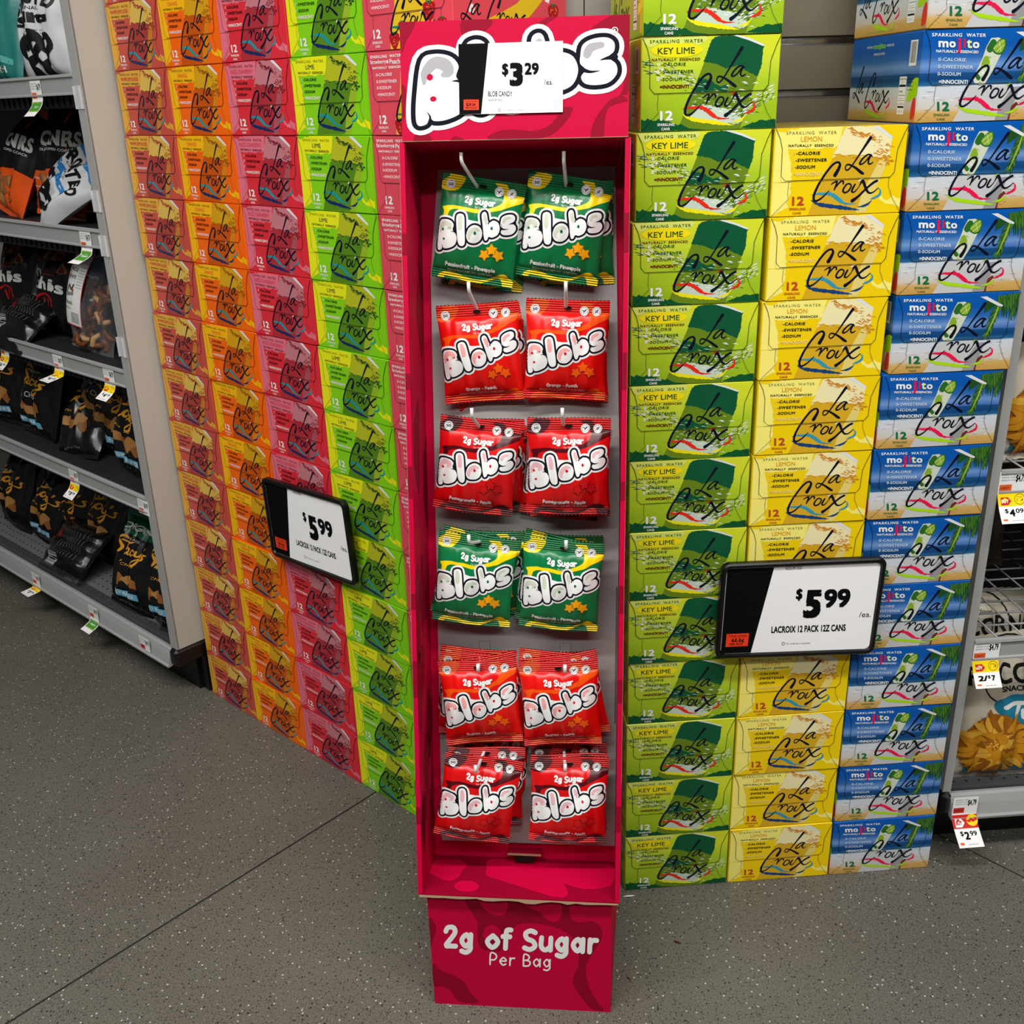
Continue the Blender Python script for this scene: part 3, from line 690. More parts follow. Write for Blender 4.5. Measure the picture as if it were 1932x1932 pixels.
PROTO = dict(
    grapefruit=make_carton('drink_carton', GRAPE['main'], GRAPE['main'], std_art(GRAPE)),
    orange=make_carton('drink_carton', ORANGE['main'], ORANGE['main'], std_art(ORANGE)),
    cranberry=make_carton('drink_carton', RAZZ['main'], RAZZ['main'], std_art(RAZZ)),
    lime=make_carton('drink_carton', LIME['main'], LIME['main'], std_art(LIME)),
    berry=make_carton('drink_carton', SP['main'], SP['main'], sp_art(SP), (1, side_art(SP, 'berry'))),
    keylime=make_carton('drink_carton', KL['main'], KL['main'], kl_art(KL), (-1, side_art(KL, 'fact'))),
    lemon=make_carton('drink_carton', LEMON['main'], LEMON['main'], std_art(LEMON), None, LETOP),
    mojito=make_carton('drink_carton', MO['main'], MO['main'], mo_art(MO), (-1, side_art(MO, 'fact'))))
LOOK = dict(grapefruit='salmon and gold', orange='orange and gold', cranberry='crimson red', lime='bright lime green and yellow', berry='pink strawberry',
            keylime='yellow-green carton with dark green can,', lemon='lemon yellow', mojito='blue and sand beach scene')
ORD = ['bottom', 'second', 'third', 'fourth', 'fifth', 'sixth', 'seventh', 'eighth', 'ninth', 'tenth', 'eleventh', 'twelfth', 'thirteenth', 'fourteenth']
LA, La = Vector((-0.7919, 2.3242, 0)), -0.7451542
RA, Ra = Vector((0.1914, 1.5601, 0)), 0.0644227
dL, nL = Vector((math.cos(La), math.sin(La), 0)), Vector((math.sin(La), -math.cos(La), 0))
dR, nR = Vector((math.cos(Ra), math.sin(Ra), 0)), Vector((math.sin(Ra), -math.cos(Ra), 0))
PL = lambda u, off, z: LA + dL * u + nL * off + Vector((0, 0, z))
PR = lambda u, off, z: RA + dR * u + nR * off + Vector((0, 0, z))
_rnd = random.Random(77); USED = set()
def stack(fl, P, ang, u, n, step, du=None, jit=0.0012, seed=0):
    rnd = random.Random(seed)
    for k in range(n):
        if fl not in USED: o = PROTO[fl]; USED.add(fl)
        else: o = copy_tree(PROTO[fl])
        uu = u + (du(k) if du else 0) + rnd.uniform(-jit, jit)
        o.location = P(uu, rnd.uniform(-0.002, 0.002), k * step)
        o.rotation_euler = (0, 0, ang + math.radians(rnd.uniform(-0.35, 0.35)))
        t = 'bottom carton on the floor' if k == 0 else '%s carton up' % ORD[k]
        if fl == 'keylime': lab = 'yellow-green drink carton with a dark green can, %s' % ('bottom one on the floor' if k == 0 else '%s up from the floor' % ORD[k])
        else: lab = '%s drink carton, %s' % (LOOK[fl], 'bottom one of its stack' if k == 0 else '%s up from the floor' % ORD[k])
        tag(o, lab, 'drink carton', '%s drink cartons in one stack' % (LOOK[fl] if fl != 'keylime' else 'key lime green'))
w = 0.198
for i, (fl, n) in enumerate((('grapefruit', 14), ('orange', 13), ('cranberry', 13), ('lime', 13), ('berry', 13))):
    stack(fl, PL, La, w * (i + .5), n, 0.124, seed=i)
stack('keylime', PR, Ra, 0.1 - 0.0005, 13, 0.1239, lambda k: 0.006 if k >= 11 else (-0.002 if 5 < k < 10 else 0.001), seed=11)
stack('lemon', PR, Ra, 0.3002, 11, 0.1239, lambda k: 0.003 if k > 8 else 0, seed=12)
stack('mojito', PR, Ra, 0.502, 13, 0.1239, lambda k: 0.006 if k > 7 else -0.001, seed=13)

# ------------------------------------------------------------------ magenta candy display stand
SO = Vector((-0.1686, 1.2996, 0.2413))
SM = Matrix.Rotation(-0.1009, 3, 'Z') @ Matrix.Rotation(-0.1975, 3, 'X') @ Matrix.Rotation(0.0044, 3, 'Y')
ST = lambda u, d, v: SO + SM @ Vector((u, d, v))
PINK = mat('magenta_print', (194, 0, 56), 0.6, spec=0.12, bump=0.05, bscale=900)
PINKD = mat('magenta_blotch', (144, 0, 38), 0.6, spec=0.12)
CARDB = mat('raw_cardboard_edge', (158, 134, 104), 0.85)
GREYP = mat('grey_board', (154, 153, 150), 0.55, bump=0.04, bscale=40)
GREYD = mat('grey_board_slot', (92, 92, 92), 0.7)
NAVYL = mat('logo_outline', (18, 21, 32), 0.7, spec=0.08); LOGOW = mat('logo_white', (240, 240, 238), 0.4, spec=0.25); LOGOG = mat('logo_grey_shine', (170, 168, 172), 0.6, spec=0.1)
# bubble letters of the logo, drawn in the pixel frame of one bag print
LG = dict(
    B=[(222, 692), (262, 672), (312, 682), (338, 714), (330, 750), (352, 778), (366, 822), (346, 868), (300, 890), (262, 893), (248, 884), (236, 902), (212, 906), (203, 880), (206, 800)],
    l=[(360, 655), (380, 632), (410, 634), (426, 660), (431, 750), (434, 845), (418, 872), (390, 868), (374, 835), (363, 740)],
    o=[(447, 782), (468, 736), (512, 714), (554, 732), (572, 778), (558, 828), (518, 853), (470, 846), (449, 818)],
    b=[(567, 640), (584, 617), (606, 628), (624, 696), (662, 683), (700, 700), (715, 745), (697, 792), (655, 812), (627, 806), (612, 830), (594, 834), (584, 800), (575, 710)],
    s=[(722, 700), (730, 662), (762, 643), (806, 640), (830, 656), (830, 686), (812, 706), (836, 730), (838, 762), (812, 790), (770, 797), (736, 790), (724, 768), (738, 744), (722, 724)])
def logo(a, hi, dot, k=1.0, z=None):
    """white halo, dark outline, white bubble letters with a tinted shine; k = pixels per unit of stroke"""
    z = z or a.n + 1
    for L in LG.values():
        a.stroke(L, 60 * k, LOGOW, z, closed=True, n=4); a.poly(L, LOGOW, z, smooth=4)
    a.poly([(230, 700), (330, 660), (600, 700), (700, 720), (815, 690), (820, 760), (640, 800), (420, 850), (240, 880)], LOGOW, z, smooth=2)
    for L in LG.values():
        a.stroke(L, 30 * k, NAVYL, z + 1, closed=True, n=4); a.poly(L, NAVYL, z + 1, smooth=4)
    a.poly([(335, 700), (375, 690), (440, 740), (450, 800), (430, 860), (370, 850), (345, 790)], NAVYL, z + 1)
    for L in LG.values(): a.poly(L, LOGOW, z + 2, smooth=5)
    a.stroke([(230, 768), (234, 735), (262, 702), (296, 710), (306, 734), (290, 742)], [10, 28, 38, 40, 32, 16], hi, z + 3)
    a.stroke([(392, 658), (394, 700), (392, 738)], [28, 38, 32], hi, z + 3)
    a.stroke([(468, 816), (468, 788), (488, 758), (520, 745), (548, 758)], [18, 32, 36, 28, 12], hi, z + 3)
    a.stroke([(592, 646), (600, 678), (604, 712)], [22, 30, 10], hi, z + 3)
    a.stroke([(744, 694), (756, 672), (790, 664)], [26, 28, 20], hi, z + 3)
    for c, r, q in (((248, 748), 10, 11), ((258, 820), 10, 9), ((516, 776), 11, 13), ((650, 742), 10, 13)): a.disc(c, r, dot, z + 4, 14, q)
    a.stroke([(724, 742), (752, 752), (782, 750)], [16, 9, 2], NAVYL, z + 4); a.stroke([(832, 706), (812, 708), (786, 714)], [22, 12, 2], NAVYL, z + 4)
    a.stroke([(242, 905), (248, 880), (238, 862)], [10, 6, 1], NAVYL, z + 4); a.stroke([(352, 770), (336, 764), (318, 764)], [14, 8, 2], NAVYL, z + 4)
    a.stroke([(622, 706), (628, 690), (640, 700)], [10, 6, 2], NAVYL, z + 4)

stand = empty('display_stand', (SO.x + 0.15, SO.y + 0.02, 0), 'tall magenta cardboard display stand leaning against the drink cartons', 'display stand')
T = 0.0075; SW, SH, SD = 0.320, 1.1425, 0.125
def slab(mb, u0, u1, d0, d1, v0, v1, m): 
    c = [ST(u, d, v) for v in (v0, v1) for d in (d0, d1) for u in (u0, u1)]
    mb.add(c, [(0, 2, 3, 1), (4, 5, 7, 6), (0, 1, 5, 4), (2, 6, 7, 3), (0, 4, 6, 2), (1, 3, 7, 5)], m)
# base box: upright, slightly bowed outward
mb = MB(); A0, B0 = Vector((-0.1555, 1.3077, 0)), Vector((0.1379, 1.2783, 0)); t = (B0 - A0).normalized(); nb = Vector((-t.y, t.x, 0)); hb = 0.236
bq = [A0, B0, B0 + nb * .115 + t * .004, A0 + nb * .115 + t * .004]; tq = [A0 + Vector((0, 0, hb)), B0 + Vector((0, 0, hb)), B0 + nb * .115 + t * .014 + Vector((0, 0, .214)), A0 + nb * .115 + Vector((0, 0, .214))]
mb.add(bq + tq, [(0, 1, 2, 3), (4, 7, 6, 5), (0, 4, 5, 1), (1, 5, 6, 2), (2, 6, 7, 3), (3, 7, 4, 0)], PINK)
a = Art(homog([(187, 545), (1645, 610), (1645, 1470), (255, 1398)], [(0, 236), (294.9, 236), (294.9, 0), (0, 0)]))
dk = [[(497, 560), (600, 565), (610, 630), (665, 690), (730, 718), (800, 712), (830, 650), (832, 575), (918, 582), (935, 625), (1000, 660), (1080, 700), (1150, 760), (1210, 772), (1255, 720), (1255, 650), (1235, 600), (1325, 605), (1312, 680), (1330, 745), (1390, 775), (1490, 768), (1550, 800), (1575, 860), (1560, 920), (1500, 1010), (1450, 1110), (1450, 1180), (1480, 1290), (1540, 1390), (1590, 1455), (1500, 1440), (1420, 1360), (1350, 1250), (1355, 1190), (1385, 1110), (1390, 1000), (1330, 880), (1200, 810), (1050, 780), (920, 785), (860, 830), (820, 900), (790, 980), (730, 1000), (650, 985), (600, 940), (590, 850), (590, 770), (540, 690), (500, 630)],
      [(205, 738), (245, 770), (262, 830), (240, 900), (222, 960), (215, 880)],
      [(238, 1090), (300, 1140), (420, 1190), (490, 1240), (530, 1310), (600, 1385), (510, 1392), (430, 1370), (380, 1300), (310, 1265), (246, 1255)]]
for q in dk: a.poly(q, PINKD, 1, smooth=4)
a.poly([(636, 850), (670, 800), (720, 792), (770, 830), (765, 880), (700, 900), (640, 890)], PINK, 2, smooth=4)
K = dict(flip=True, z=3)
def fat(a, t, c, w, h, m, z, wt, rot=0.0, wr=0.5):
    """rounded heavy lettering: the glyphs plus a soft swollen outline"""
    a.text(t, c, m, w, h, z, bold=wt, flip=True, rot=rot)
rtext(a, '2g of Sugar', (932, 930), 1215, LOGOW, .25, 3, .045, True, 1.0, .10)
rtext(a, 'Per Bag', (930, 1078), 500, LOGOW, .12, 3, .045, True, .92, .06)
Fb = lambda x, y, z: A0 + t * (x / 1000) - nb * (0.0002 + z * .0001) + Vector((0, 0, y / 1000))
emit(mb, a, Fb)
mb.build('base_box', stand)
# side panels with folded double edge
def blobs(a, seed, w, h, n, m, lo=18, hi=46):
    rnd = random.Random(seed)
    for i in range(n):
        cx, cy = rnd.uniform(0, w), rnd.uniform(0, h); r = rnd.uniform(lo, hi); ph = rnd.uniform(0, 6)
        a.poly([(cx + r * (1 + .35 * math.sin(2 * t + ph)) * math.cos(t) * .8, cy + r * 1.6 * (1 + .3 * math.sin(3 * t + ph)) * math.sin(t)) for t in [k * math.tau / 14 for k in range(14)]], m, 1, smooth=3)
for sgn, u0 in ((-1, 0.0), (1, SW - T)):
    mb = MB(); slab(mb, u0, u0 + T, 0, SD, 0, SH, PINK)
    a = Art(); blobs(a, 5 + sgn, 125, 1139, 12, PINKD)
    inn = u0 + T + .0002 if sgn < 0 else u0 - .0002
    box_ = (lambda p: p[0] - 1, lambda p: 124 - p[0], lambda p: p[1] - 1, lambda p: 1138 - p[1])
    emit(mb, a, lambda x, y, z: ST(inn, x / 1000, y / 1000), clips=box_)
    a = Art(); rr = random.Random(9 + sgn)
    for y in (120, 330, 470, 640, 800, 990): a.rect(0, y, 7.5, y + rr.uniform(20, 60), PINKD, 1)
    emit(mb, a, lambda x, y, z: ST(u0 + x / 1000, -.0002, y / 1000))
    slab(mb, u0 + (0 if sgn < 0 else T - .0004), u0 + (.0004 if sgn < 0 else T), -.0004, 0, .2, SH, CARDB)
    mb.build('side_panel', stand)
mb = MB(); slab(mb, T, SW - T, SD - .003, SD, 0, 1.1432, PINK); mb.build('back_wall', stand)
# grey liner with hook slots
mb = MB()
q = [(.0347, 1.121), (.2999, 1.1212), (.3114, .6565), (.315 - .004, .034), (.0209, .031), (.0196, .9664), (.022, .9)]
q = [(.0347, 1.121), (.0206, .9664), (.0206, .031), (.3122, .033), (.3122, .66), (.2999, 1.1212)]
tr = [tuple(x) for x in tessellate_polygon([[Vector((x, y, 0)) for x, y in q]])]; n = len(q)
mb.add([ST(x, SD - .0075, y) for x, y in q] + [ST(x, SD - .003, y) for x, y in q], [tuple(x) for x in tr] + [(i, (i + 1) % n, n + (i + 1) % n, n + i) for i in range(n)], GREYP)
a = Art(); a.rect(142, 795, 192, 821, GREYD, 1); a.rect(166, 795, 167, 821, GREYP, 2)
for u in (96, 228):
    for v in (1068, 893, 728, 560, 371, 215):
        a.stroke([(u - 8, v), (u - 8, v + 14), (u + 10, v + 14), (u + 10, v)], .7, GREYD, 1, n=1)
a.rect(309, 250, 311.5, 480, GREYD, 1)
emit(mb, a, lambda x, y, z: ST(x / 1000, SD - .0076 - z * .0001, y / 1000))
mb.build('hook_panel', stand, label='grey liner board with hook slots')
# tray floor with crumpled front edge, and the tab behind it
mb = MB(); slab(mb, T * .4, SW - T * .4, -.001, SD, -.002, .002, PINKD)
a = Art(homog([(160, 525), (1718, 600), (1690, 160), (250, 150)], [(0, 0), (320, 0), (320, 122), (0, 122)]))
a.poly([(245, 330), (240, 250), (300, 200), (450, 200), (500, 250), (470, 290), (440, 360), (380, 402), (320, 385)], PINK, 1, smooth=4)
a.disc((497, 452), 88, PINK, 1, 26, ry=56)
a.poly([(640, 345), (640, 270), (660, 180), (900, 180), (1200, 200), (1600, 190), (1655, 300), (1640, 400), (1560, 445), (1430, 462), (1320, 440), (1240, 412), (1265, 470), (1270, 530), (1220, 555), (1130, 540), (1000, 490), (850, 430), (740, 385)], PINK, 1, smooth=3)
emit(mb, a, lambda x, y, z: ST(x / 1000, y / 1000, .0021 + z * .0001), clips=(lambda p: p[0] - 8, lambda p: 312 - p[0], lambda p: p[1], lambda p: 118 - p[1]))
rr = random.Random(4); prev = None
for i in range(24):
    u0, u1 = .002 + i * .3155 / 24, .002 + (i + 1) * .3155 / 24; v = rr.uniform(-.0045, -.002) - (.003 if i in (7, 8, 12, 13, 17) else 0)
    prev = prev if prev is not None else v
    mb.add([ST(u0, -.0012, .0), ST(u1, -.0012, .0), ST(u1, -.0016, v), ST(u0, -.0016, prev)], [(0, 1, 2, 3)], CARDB); prev = v
mb.build('tray_floor', stand, label='crumpled magenta tray floor with torn front edge')
mb = MB(); slab(mb, .134, .19, .098, SD - .008, .020, .0235, PINKD); slab(mb, .134, .19, .0972, .098, .020, .0235, CARDB); slab(mb, .147, .178, .0985, .1, .008, .0195, mat('slot_dark', (20, 4, 8), 0.9)); mb.build('tab', stand)
# header box
mb = MB(); slab(mb, .0050, .3165, -.0015, SD, 1.1432, 1.298, PINK)
a = Art(homog([(250, 140), (1698, 92), (1680, 870), (262, 890)], [(5.0, 154.8), (316.5, 154.8), (316.5, 0), (5.0, 0)]))
for q in ([(250, 140), (350, 136), (290, 260), (262, 330)], [(252, 545), (285, 560), (290, 700), (258, 740)], [(330, 885), (370, 820), (420, 840), (440, 888)],
          [(640, 130), (820, 124), (800, 180), (700, 240), (640, 220)], [(1180, 109), (1230, 108), (1110, 180), (1050, 190)], [(1440, 200), (1560, 110), (1698, 92), (1690, 560), (1640, 600), (1680, 640), (1560, 680), (1530, 780), (1520, 873), (1440, 876), (1470, 760), (1560, 640), (1640, 590), (1660, 400), (1600, 200)],
          [(800, 880), (860, 830), (960, 820), (1090, 830), (1200, 780), (1260, 690), (1330, 690), (1260, 800), (1130, 875)], [(560, 888), (590, 860), (650, 885)]):
    a.poly(q, PINKD, 1, smooth=3)
Th = a.T; a.T = lambda p: Th(((p[0] - 178) * 1.99 + 297, p[1] * 1.912 - 961 - .075 * (p[0] - 500))); a.n = 2
logo(a, LOGOG, PINK)
a.T = Th; a.ring((1601, 194), 18, 5, LOGOW, 9); a.text('R', (1601, 194), LOGOW, None, 18, 9, bold=0.02, flip=True)
emit(mb, a, lambda x, y, z: ST(x / 1000, -.0017 - z * .00012, 1.1432 + y / 1000), clips=(lambda p: p[0] - 5.2, lambda p: 316.3 - p[0], lambda p: p[1] - .2, lambda p: 154.6 - p[1]))
slab(mb, .0050, .3165, -.0016, 0.0005, 1.1426, 1.1434, CARDB)
mb.build('header_box', stand, label='boxed magenta header with white bubble lettering')

# price card taped on the header
BLK = mat('card_black', (9, 9, 10), 0.7, spec=0.08); CARDW = mat('card_white', (250, 250, 250), 0.45); REDL = mat('unit_price_red', (236, 62, 26), 0.5); INK = mat('card_ink', (10, 10, 11), 0.7, spec=0.08); INKG = mat('card_grey_ink', (120, 120, 122), 0.5)
mb = MB(); slab(mb, .0859, .2275, -.0045, -.0038, 1.1762, 1.2668, CARDW)
a = Art(homog([(617, 278), (1273, 257), (1273, 708), (622, 718)], [(0, 90.6), (141.6, 90.6), (141.6, 0), (0, 0)]))
a.poly([(617, 278), (802, 272), (757, 714), (622, 718)], BLK, 1); a.rect(648, 625, 743, 690, REDL, 2)
K = dict(flip=True, bold=0.0)
a.text('Unit price', (696, 637), INK, 66, 14, 3, flip=True); a.text('$29.24', (693, 658), INK, 58, 22, 3, bold=0.02, flip=True); a.text('PER POUND', (696, 677), INK, 70, 8, 3, bold=0.02, flip=True)
a.text('$', (908, 440), INK, 40, 84, 2, bold=0.03, flip=True); a.text('3', (978, 468), INK, 84, 148, 2, bold=0.045, flip=True); a.text('29', (1075, 433), INK, 90, 76, 2, bold=0.035, flip=True)
a.text('/ea.', (1182, 517), INK, 56, 34, 2, flip=True); a.text('BLOB CANDY', (877, 589), INK, 152, 32, 2, bold=0.004, flip=True); a.text('ASSORTED', (845, 628), INKG, 88, 13, 2, flip=True)
a.text('This cardstock is recyclable.', (955, 692), INKG, 136, 11, 2, flip=True); a.ring((872, 692), 8, 2.4, INKG, 2)
emit(mb, a, lambda x, y, z: ST(.0859 + x / 1000, -.0046 - z * .00015, 1.1762 + y / 1000))
mb.build('price_card', label='white and black price card reading $3.29 stuck over the magenta header', cat='price card')

# ------------------------------------------------------------------ candy bags
def foil(n, c, rough=0.3): return mat(n, c, rough, spec=0.5, bump=0.25, bscale=55)
def make_bag(name, W, H, Dp, main, art, top=.020, bot=.013, nx=44, nz=64, seed=0, hole=True, lay=.00009, maxlen=None, back=None, crease=1.0, pinch=.045):
    """crimped pillow pouch hanging from its top edge; origin at the middle of the top edge, front faces -y.
    art: drawn in mm, (0,0) = lower left corner. Parts: pouch, two seals."""
    rnd = random.Random(seed); ph = [rnd.uniform(0, 6.28) for _ in range(10)]
    def env(x, z):            # x in -1..1, z 0 (top)..1 (bottom)
        t0, t1 = top / H, 1 - bot / H
        if z <= t0 or z >= t1: return 0.0
        s = (z - t0) / (t1 - t0)
        return (math.sin(math.pi * s) ** .55) * max(0, 1 - abs(x) ** 2.6) ** .62
    def width(z):
        t0, t1 = top / H, 1 - bot / H
        s = min(max((z - t0) / (t1 - t0), 0), 1); return 1 - pinch * math.sin(math.pi * s) ** .6
    def yf(x, z, side):
        e = env(x, z); a = abs(x)
        wr = math.sin(9 * x + ph[0] + 4 * z) * .10 + math.sin(17 * x - 6 * z + ph[1]) * .05 + math.sin(7 * z + 3 * x + ph[2]) * .05
        t0, t1 = top / H, 1 - bot / H; s = min(max((z - t0) / (t1 - t0), 0), 1)
        near = math.exp(-s * 7) + math.exp(-(1 - s) * 7)
        wr += near * .22 * math.sin(13 * x + ph[3]) + .1 * near * math.sin(29 * x + ph[4])
        wr += .10 * math.exp(-(1 - a) * 9) * math.sin(22 * z + ph[5] * (1 if x > 0 else 2))
        y = e * (1 + wr * crease)
        k = Dp * (.62 if side < 0 else .38)
        r = 0.0
        if z < t0 or z > t1: r = 0.0
        bend = .004 * math.sin(2.2 * x + ph[6]) * (1 - s) ** 3 * (1 if top else 0) + .003 * math.sin(2.5 * x + ph[7]) * s ** 4
        return side * y * k + r + bend * crease
    def P(x, z, side, eps=0.0):
        tooth = 0
        return Vector((x * W / 2 * width(z), yf(x, z, side) + side * eps, -z * H))
    zs = [0] + [top / H * i / 9 for i in range(1, 10)] + [top / H + (1 - (top + bot) / H) * i / (nz - 16) for i in range(1, nz - 16)] + [1 - bot / H + bot / H * i / 7 for i in range(0, 8)]
    root = bpy.data.objects.new(name, None); COL.objects.link(root); root.empty_display_size = 0.03
    zt, zb = top / H, 1 - bot / H
    F = lambda x, y, z: P((x / 1000 - W / 2) / (W / 2), 1 - y / 1000 / H, -1, .00025 + z * lay)
    for pn, z0, z1 in (('pouch', zt, zb), ('seal', 0, zt), ('seal', zb, 1)):
        if z1 - z0 < 1e-6: continue
        mb = MB(); zz = [z for z in zs if z0 - 1e-9 <= z <= z1 + 1e-9]
        if zz[0] > z0 + 1e-6: zz = [z0] + zz
        if zz[-1] < z1 - 1e-6: zz.append(z1)
        for side in (-1, 1):
            vs = []
            for z in zz:
                for i in range(nx + 1):
                    p = P(-1 + 2 * i / nx, z, side, .0001 if pn == 'seal' else 0)
                    if z in (0, 1): p.z += (.0011 if i % 2 else -.0006) * (1 if z == 0 else -1)
                    vs.append(p)
            fs = [(r * (nx + 1) + i, r * (nx + 1) + i + 1, (r + 1) * (nx + 1) + i + 1, (r + 1) * (nx + 1) + i) for r in range(len(zz) - 1) for i in range(nx)]
            if side > 0: fs = [f[::-1] for f in fs]
            mb.add(vs, fs, main if side < 0 else (back or main), True)
        y0, y1 = (1 - z1) * H * 1000, (1 - z0) * H * 1000
        cl = (lambda p: p[0] - .3, lambda p: W * 1000 - .3 - p[0], lambda p: p[1] - max(y0, .8), lambda p: min(y1, H * 1000 - .8) - p[1])
        if art: emit(mb, art, F, clips=cl, maxlen=maxlen or W * 1000 / 48)
        if hole and pn == 'seal' and z0 == 0:
            h = Art(); h.stroke([(W * 500 - 3, H * 1000 - 11), (W * 500 + 3, H * 1000 - 11)], 5, mat('hang_hole', (20, 8, 8), 0.9), 30); emit(mb, h, F)
        o = mb.build(pn, root, local=True)
    return root
TB = homog([(245, 305), (938, 400), (815, 1235), (148, 1125)], [(0, 150), (124, 150), (124, 0), (0, 0)])
def gummy(a, m, me):
    for c, r, ph in (((597, 955), 46, .3), ((662, 915), 48, 1.0), ((716, 965), 48, .6)):
        P = []
        for k in range(10):
            rr = r if k % 2 == 0 else r * .58; P.append((c[0] + rr * math.cos(ph + k * math.pi / 5), c[1] + rr * math.sin(ph + k * math.pi / 5)))
        a.stroke(P, 7, me, None, closed=True, n=3); a.poly(P, m, None, smooth=3)
def bag_art(main, back2, hi, dot, gm, gme, flavour, fw):
    a = Art(TB)
    a.poly([(680, 388), (775, 400), (792, 440), (835, 482), (930, 505), (918, 548), (830, 572), (740, 602), (650, 617), (560, 626), (450, 612), (360, 592), (300, 604), (278, 655), (240, 665), (252, 605), (238, 572), (335, 562), (430, 578), (540, 593), (640, 588), (720, 563), (752, 530), (745, 470), (715, 430)], back2, 1, smooth=2)
    a.poly([(236, 380), (285, 345), (338, 322), (432, 345), (412, 400), (372, 440), (310, 452), (233, 432)], back2, 1, smooth=2)
    a.poly([(300, 325), (310, 312), (338, 318), (332, 345)], back2, 1)
    a.poly([(200, 1140), (222, 1098), (290, 1087), (350, 1100), (420, 1130), (500, 1155), (580, 1160), (660, 1140), (720, 1118), (768, 1125), (792, 1160), (820, 1180), (815, 1238), (732, 1222), (727, 1182), (700, 1152), (650, 1162), (560, 1187), (470, 1177), (380, 1150), (290, 1125), (262, 1120), (244, 1142)], back2, 1, smooth=2)
    a.n = 1; Tb = a.T; a.T = lambda p: Tb(((p[0] - 515) * 1.05 + 522, (p[1] - 765) * 1.04 + 768)); logo(a, hi, dot); a.T = Tb
    gummy(a, gm, gme)
    z = 12
    for c, t in (((310, 398), '50'), ((712, 458), ''), ((815, 474), '')):
        a.disc(c, 38, LOGOW, z); a.ring(c, 30, 2.5, NAVYL, z + 1)
        if t: a.text(t, (c[0], c[1] + 2), NAVYL, 40, 24, z + 1, bold=0.03, flip=True); a.text('CALORIES', (c[0], c[1] - 24), NAVYL, 34, 7, z + 1, bold=0.02, flip=True)
        elif c[0] < 750: a.stroke([(c[0] - 4, c[1] + 14), (c[0] - 4, c[1]), (c[0] - 16, c[1] - 8)], 6, NAVYL, z + 1); a.stroke([(c[0], c[1] + 4), (c[0] + 14, c[1] - 6)], [8, 10], NAVYL, z + 1)
        else: a.stroke([(c[0] - 14, c[1] + 12), (c[0] + 14, c[1] - 12)], 5, NAVYL, z + 1); a.ring(c, 9, 4, NAVYL, z + 1)
    t = Art(); a.T = lambda p: p
    rtext(a, '2g Sugar', (61, 116.5), 46, LOGOW, .28, z, hs=1.0, gap=.04); rtext(a, 'Per Bag', (61, 108.6), 12, LOGOW, .1, z)
    rtext(a, flavour, (58, 22), fw, LOGOW, .26, z, hs=1.08, gap=.05); a.text('Gummy Candy | NET WT. 1.8 OZ (50G)', (58, 14.5), LOGOW, 68, 3.4, z, bold=0.012)
    return a
def crimped(m, zt=-.0195, zb=-.1375):
    """pressed horizontal ribs in the two sealed strips of a bag"""
    nt = m.node_tree; N = nt.nodes.new; L = nt.links; b = nt.nodes['Principled BSDF']
    tc = N('ShaderNodeTexCoord'); sp = N('ShaderNodeSeparateXYZ'); L.new(tc.outputs['Object'], sp.inputs[0])
    def M(op, a, b_=None, v=None):
        n = N('ShaderNodeMath'); n.operation = op; L.new(a, n.inputs[0])
        if b_ is not None: L.new(b_, n.inputs[1])
        elif v is not None: n.inputs[1].default_value = v
        return n.outputs[0]
    z = sp.outputs['Z']; msk = M('MAXIMUM', M('GREATER_THAN', z, v=zt), M('LESS_THAN', z, v=zb)); w = M('MULTIPLY', M('SINE', M('MULTIPLY', z, v=2 * math.pi / .0034)), msk)
    bp = N('ShaderNodeBump'); bp.inputs['Strength'].default_value = .9; bp.inputs['Distance'].default_value = .0011; L.new(w, bp.inputs['Height'])
    old = b.inputs['Normal'].links[0].from_socket if b.inputs['Normal'].links else None
    if old: L.new(old, bp.inputs['Normal'])
    L.new(bp.outputs[0], b.inputs['Normal']); return m
GRN, YEL = foil('green_foil', (0, 116, 62)), foil('yellow_foil', (246, 214, 8))
RED1, ORA = foil('red_foil', (226, 14, 10)), foil('orange_foil', (240, 82, 8))
RED2, DRK = foil('crimson_foil', (214, 10, 14)), foil('maroon_foil', (78, 4, 14))
for _m in (GRN, YEL, RED1, ORA, RED2, DRK): crimped(_m)
BAGP = dict(
    pineapple=make_bag('candy_bag', .124, .150, .030, GRN, bag_art(GRN, YEL, mat('shine_green', (206, 212, 190), .3), mat('dot_green', (0, 110, 70), .3), mat('gummy_yellow', (250, 172, 20), .3), mat('gummy_yellow_edge', (214, 130, 16), .3), 'Passionfruit - Pineapple', 77), seed=1),
    peach=make_bag('candy_bag', .124, .150, .030, RED1, bag_art(RED1, ORA, mat('shine_pink', (240, 170, 166), .3), mat('dot_red', (214, 8, 40), .3), mat('gummy_orange', (240, 90, 14), .3), mat('gummy_orange_edge', (180, 40, 10), .3), 'Orange - Peach', 48), seed=2),
    apple=make_bag('candy_bag', .124, .150, .030, RED2, bag_art(RED2, DRK, mat('shine_rose', (232, 182, 188), .3), mat('dot_red', (214, 8, 40), .3), mat('gummy_red', (206, 20, 22), .3), mat('gummy_red_edge', (120, 6, 14), .3), 'Pomegranate - Apple', 66), seed=3))
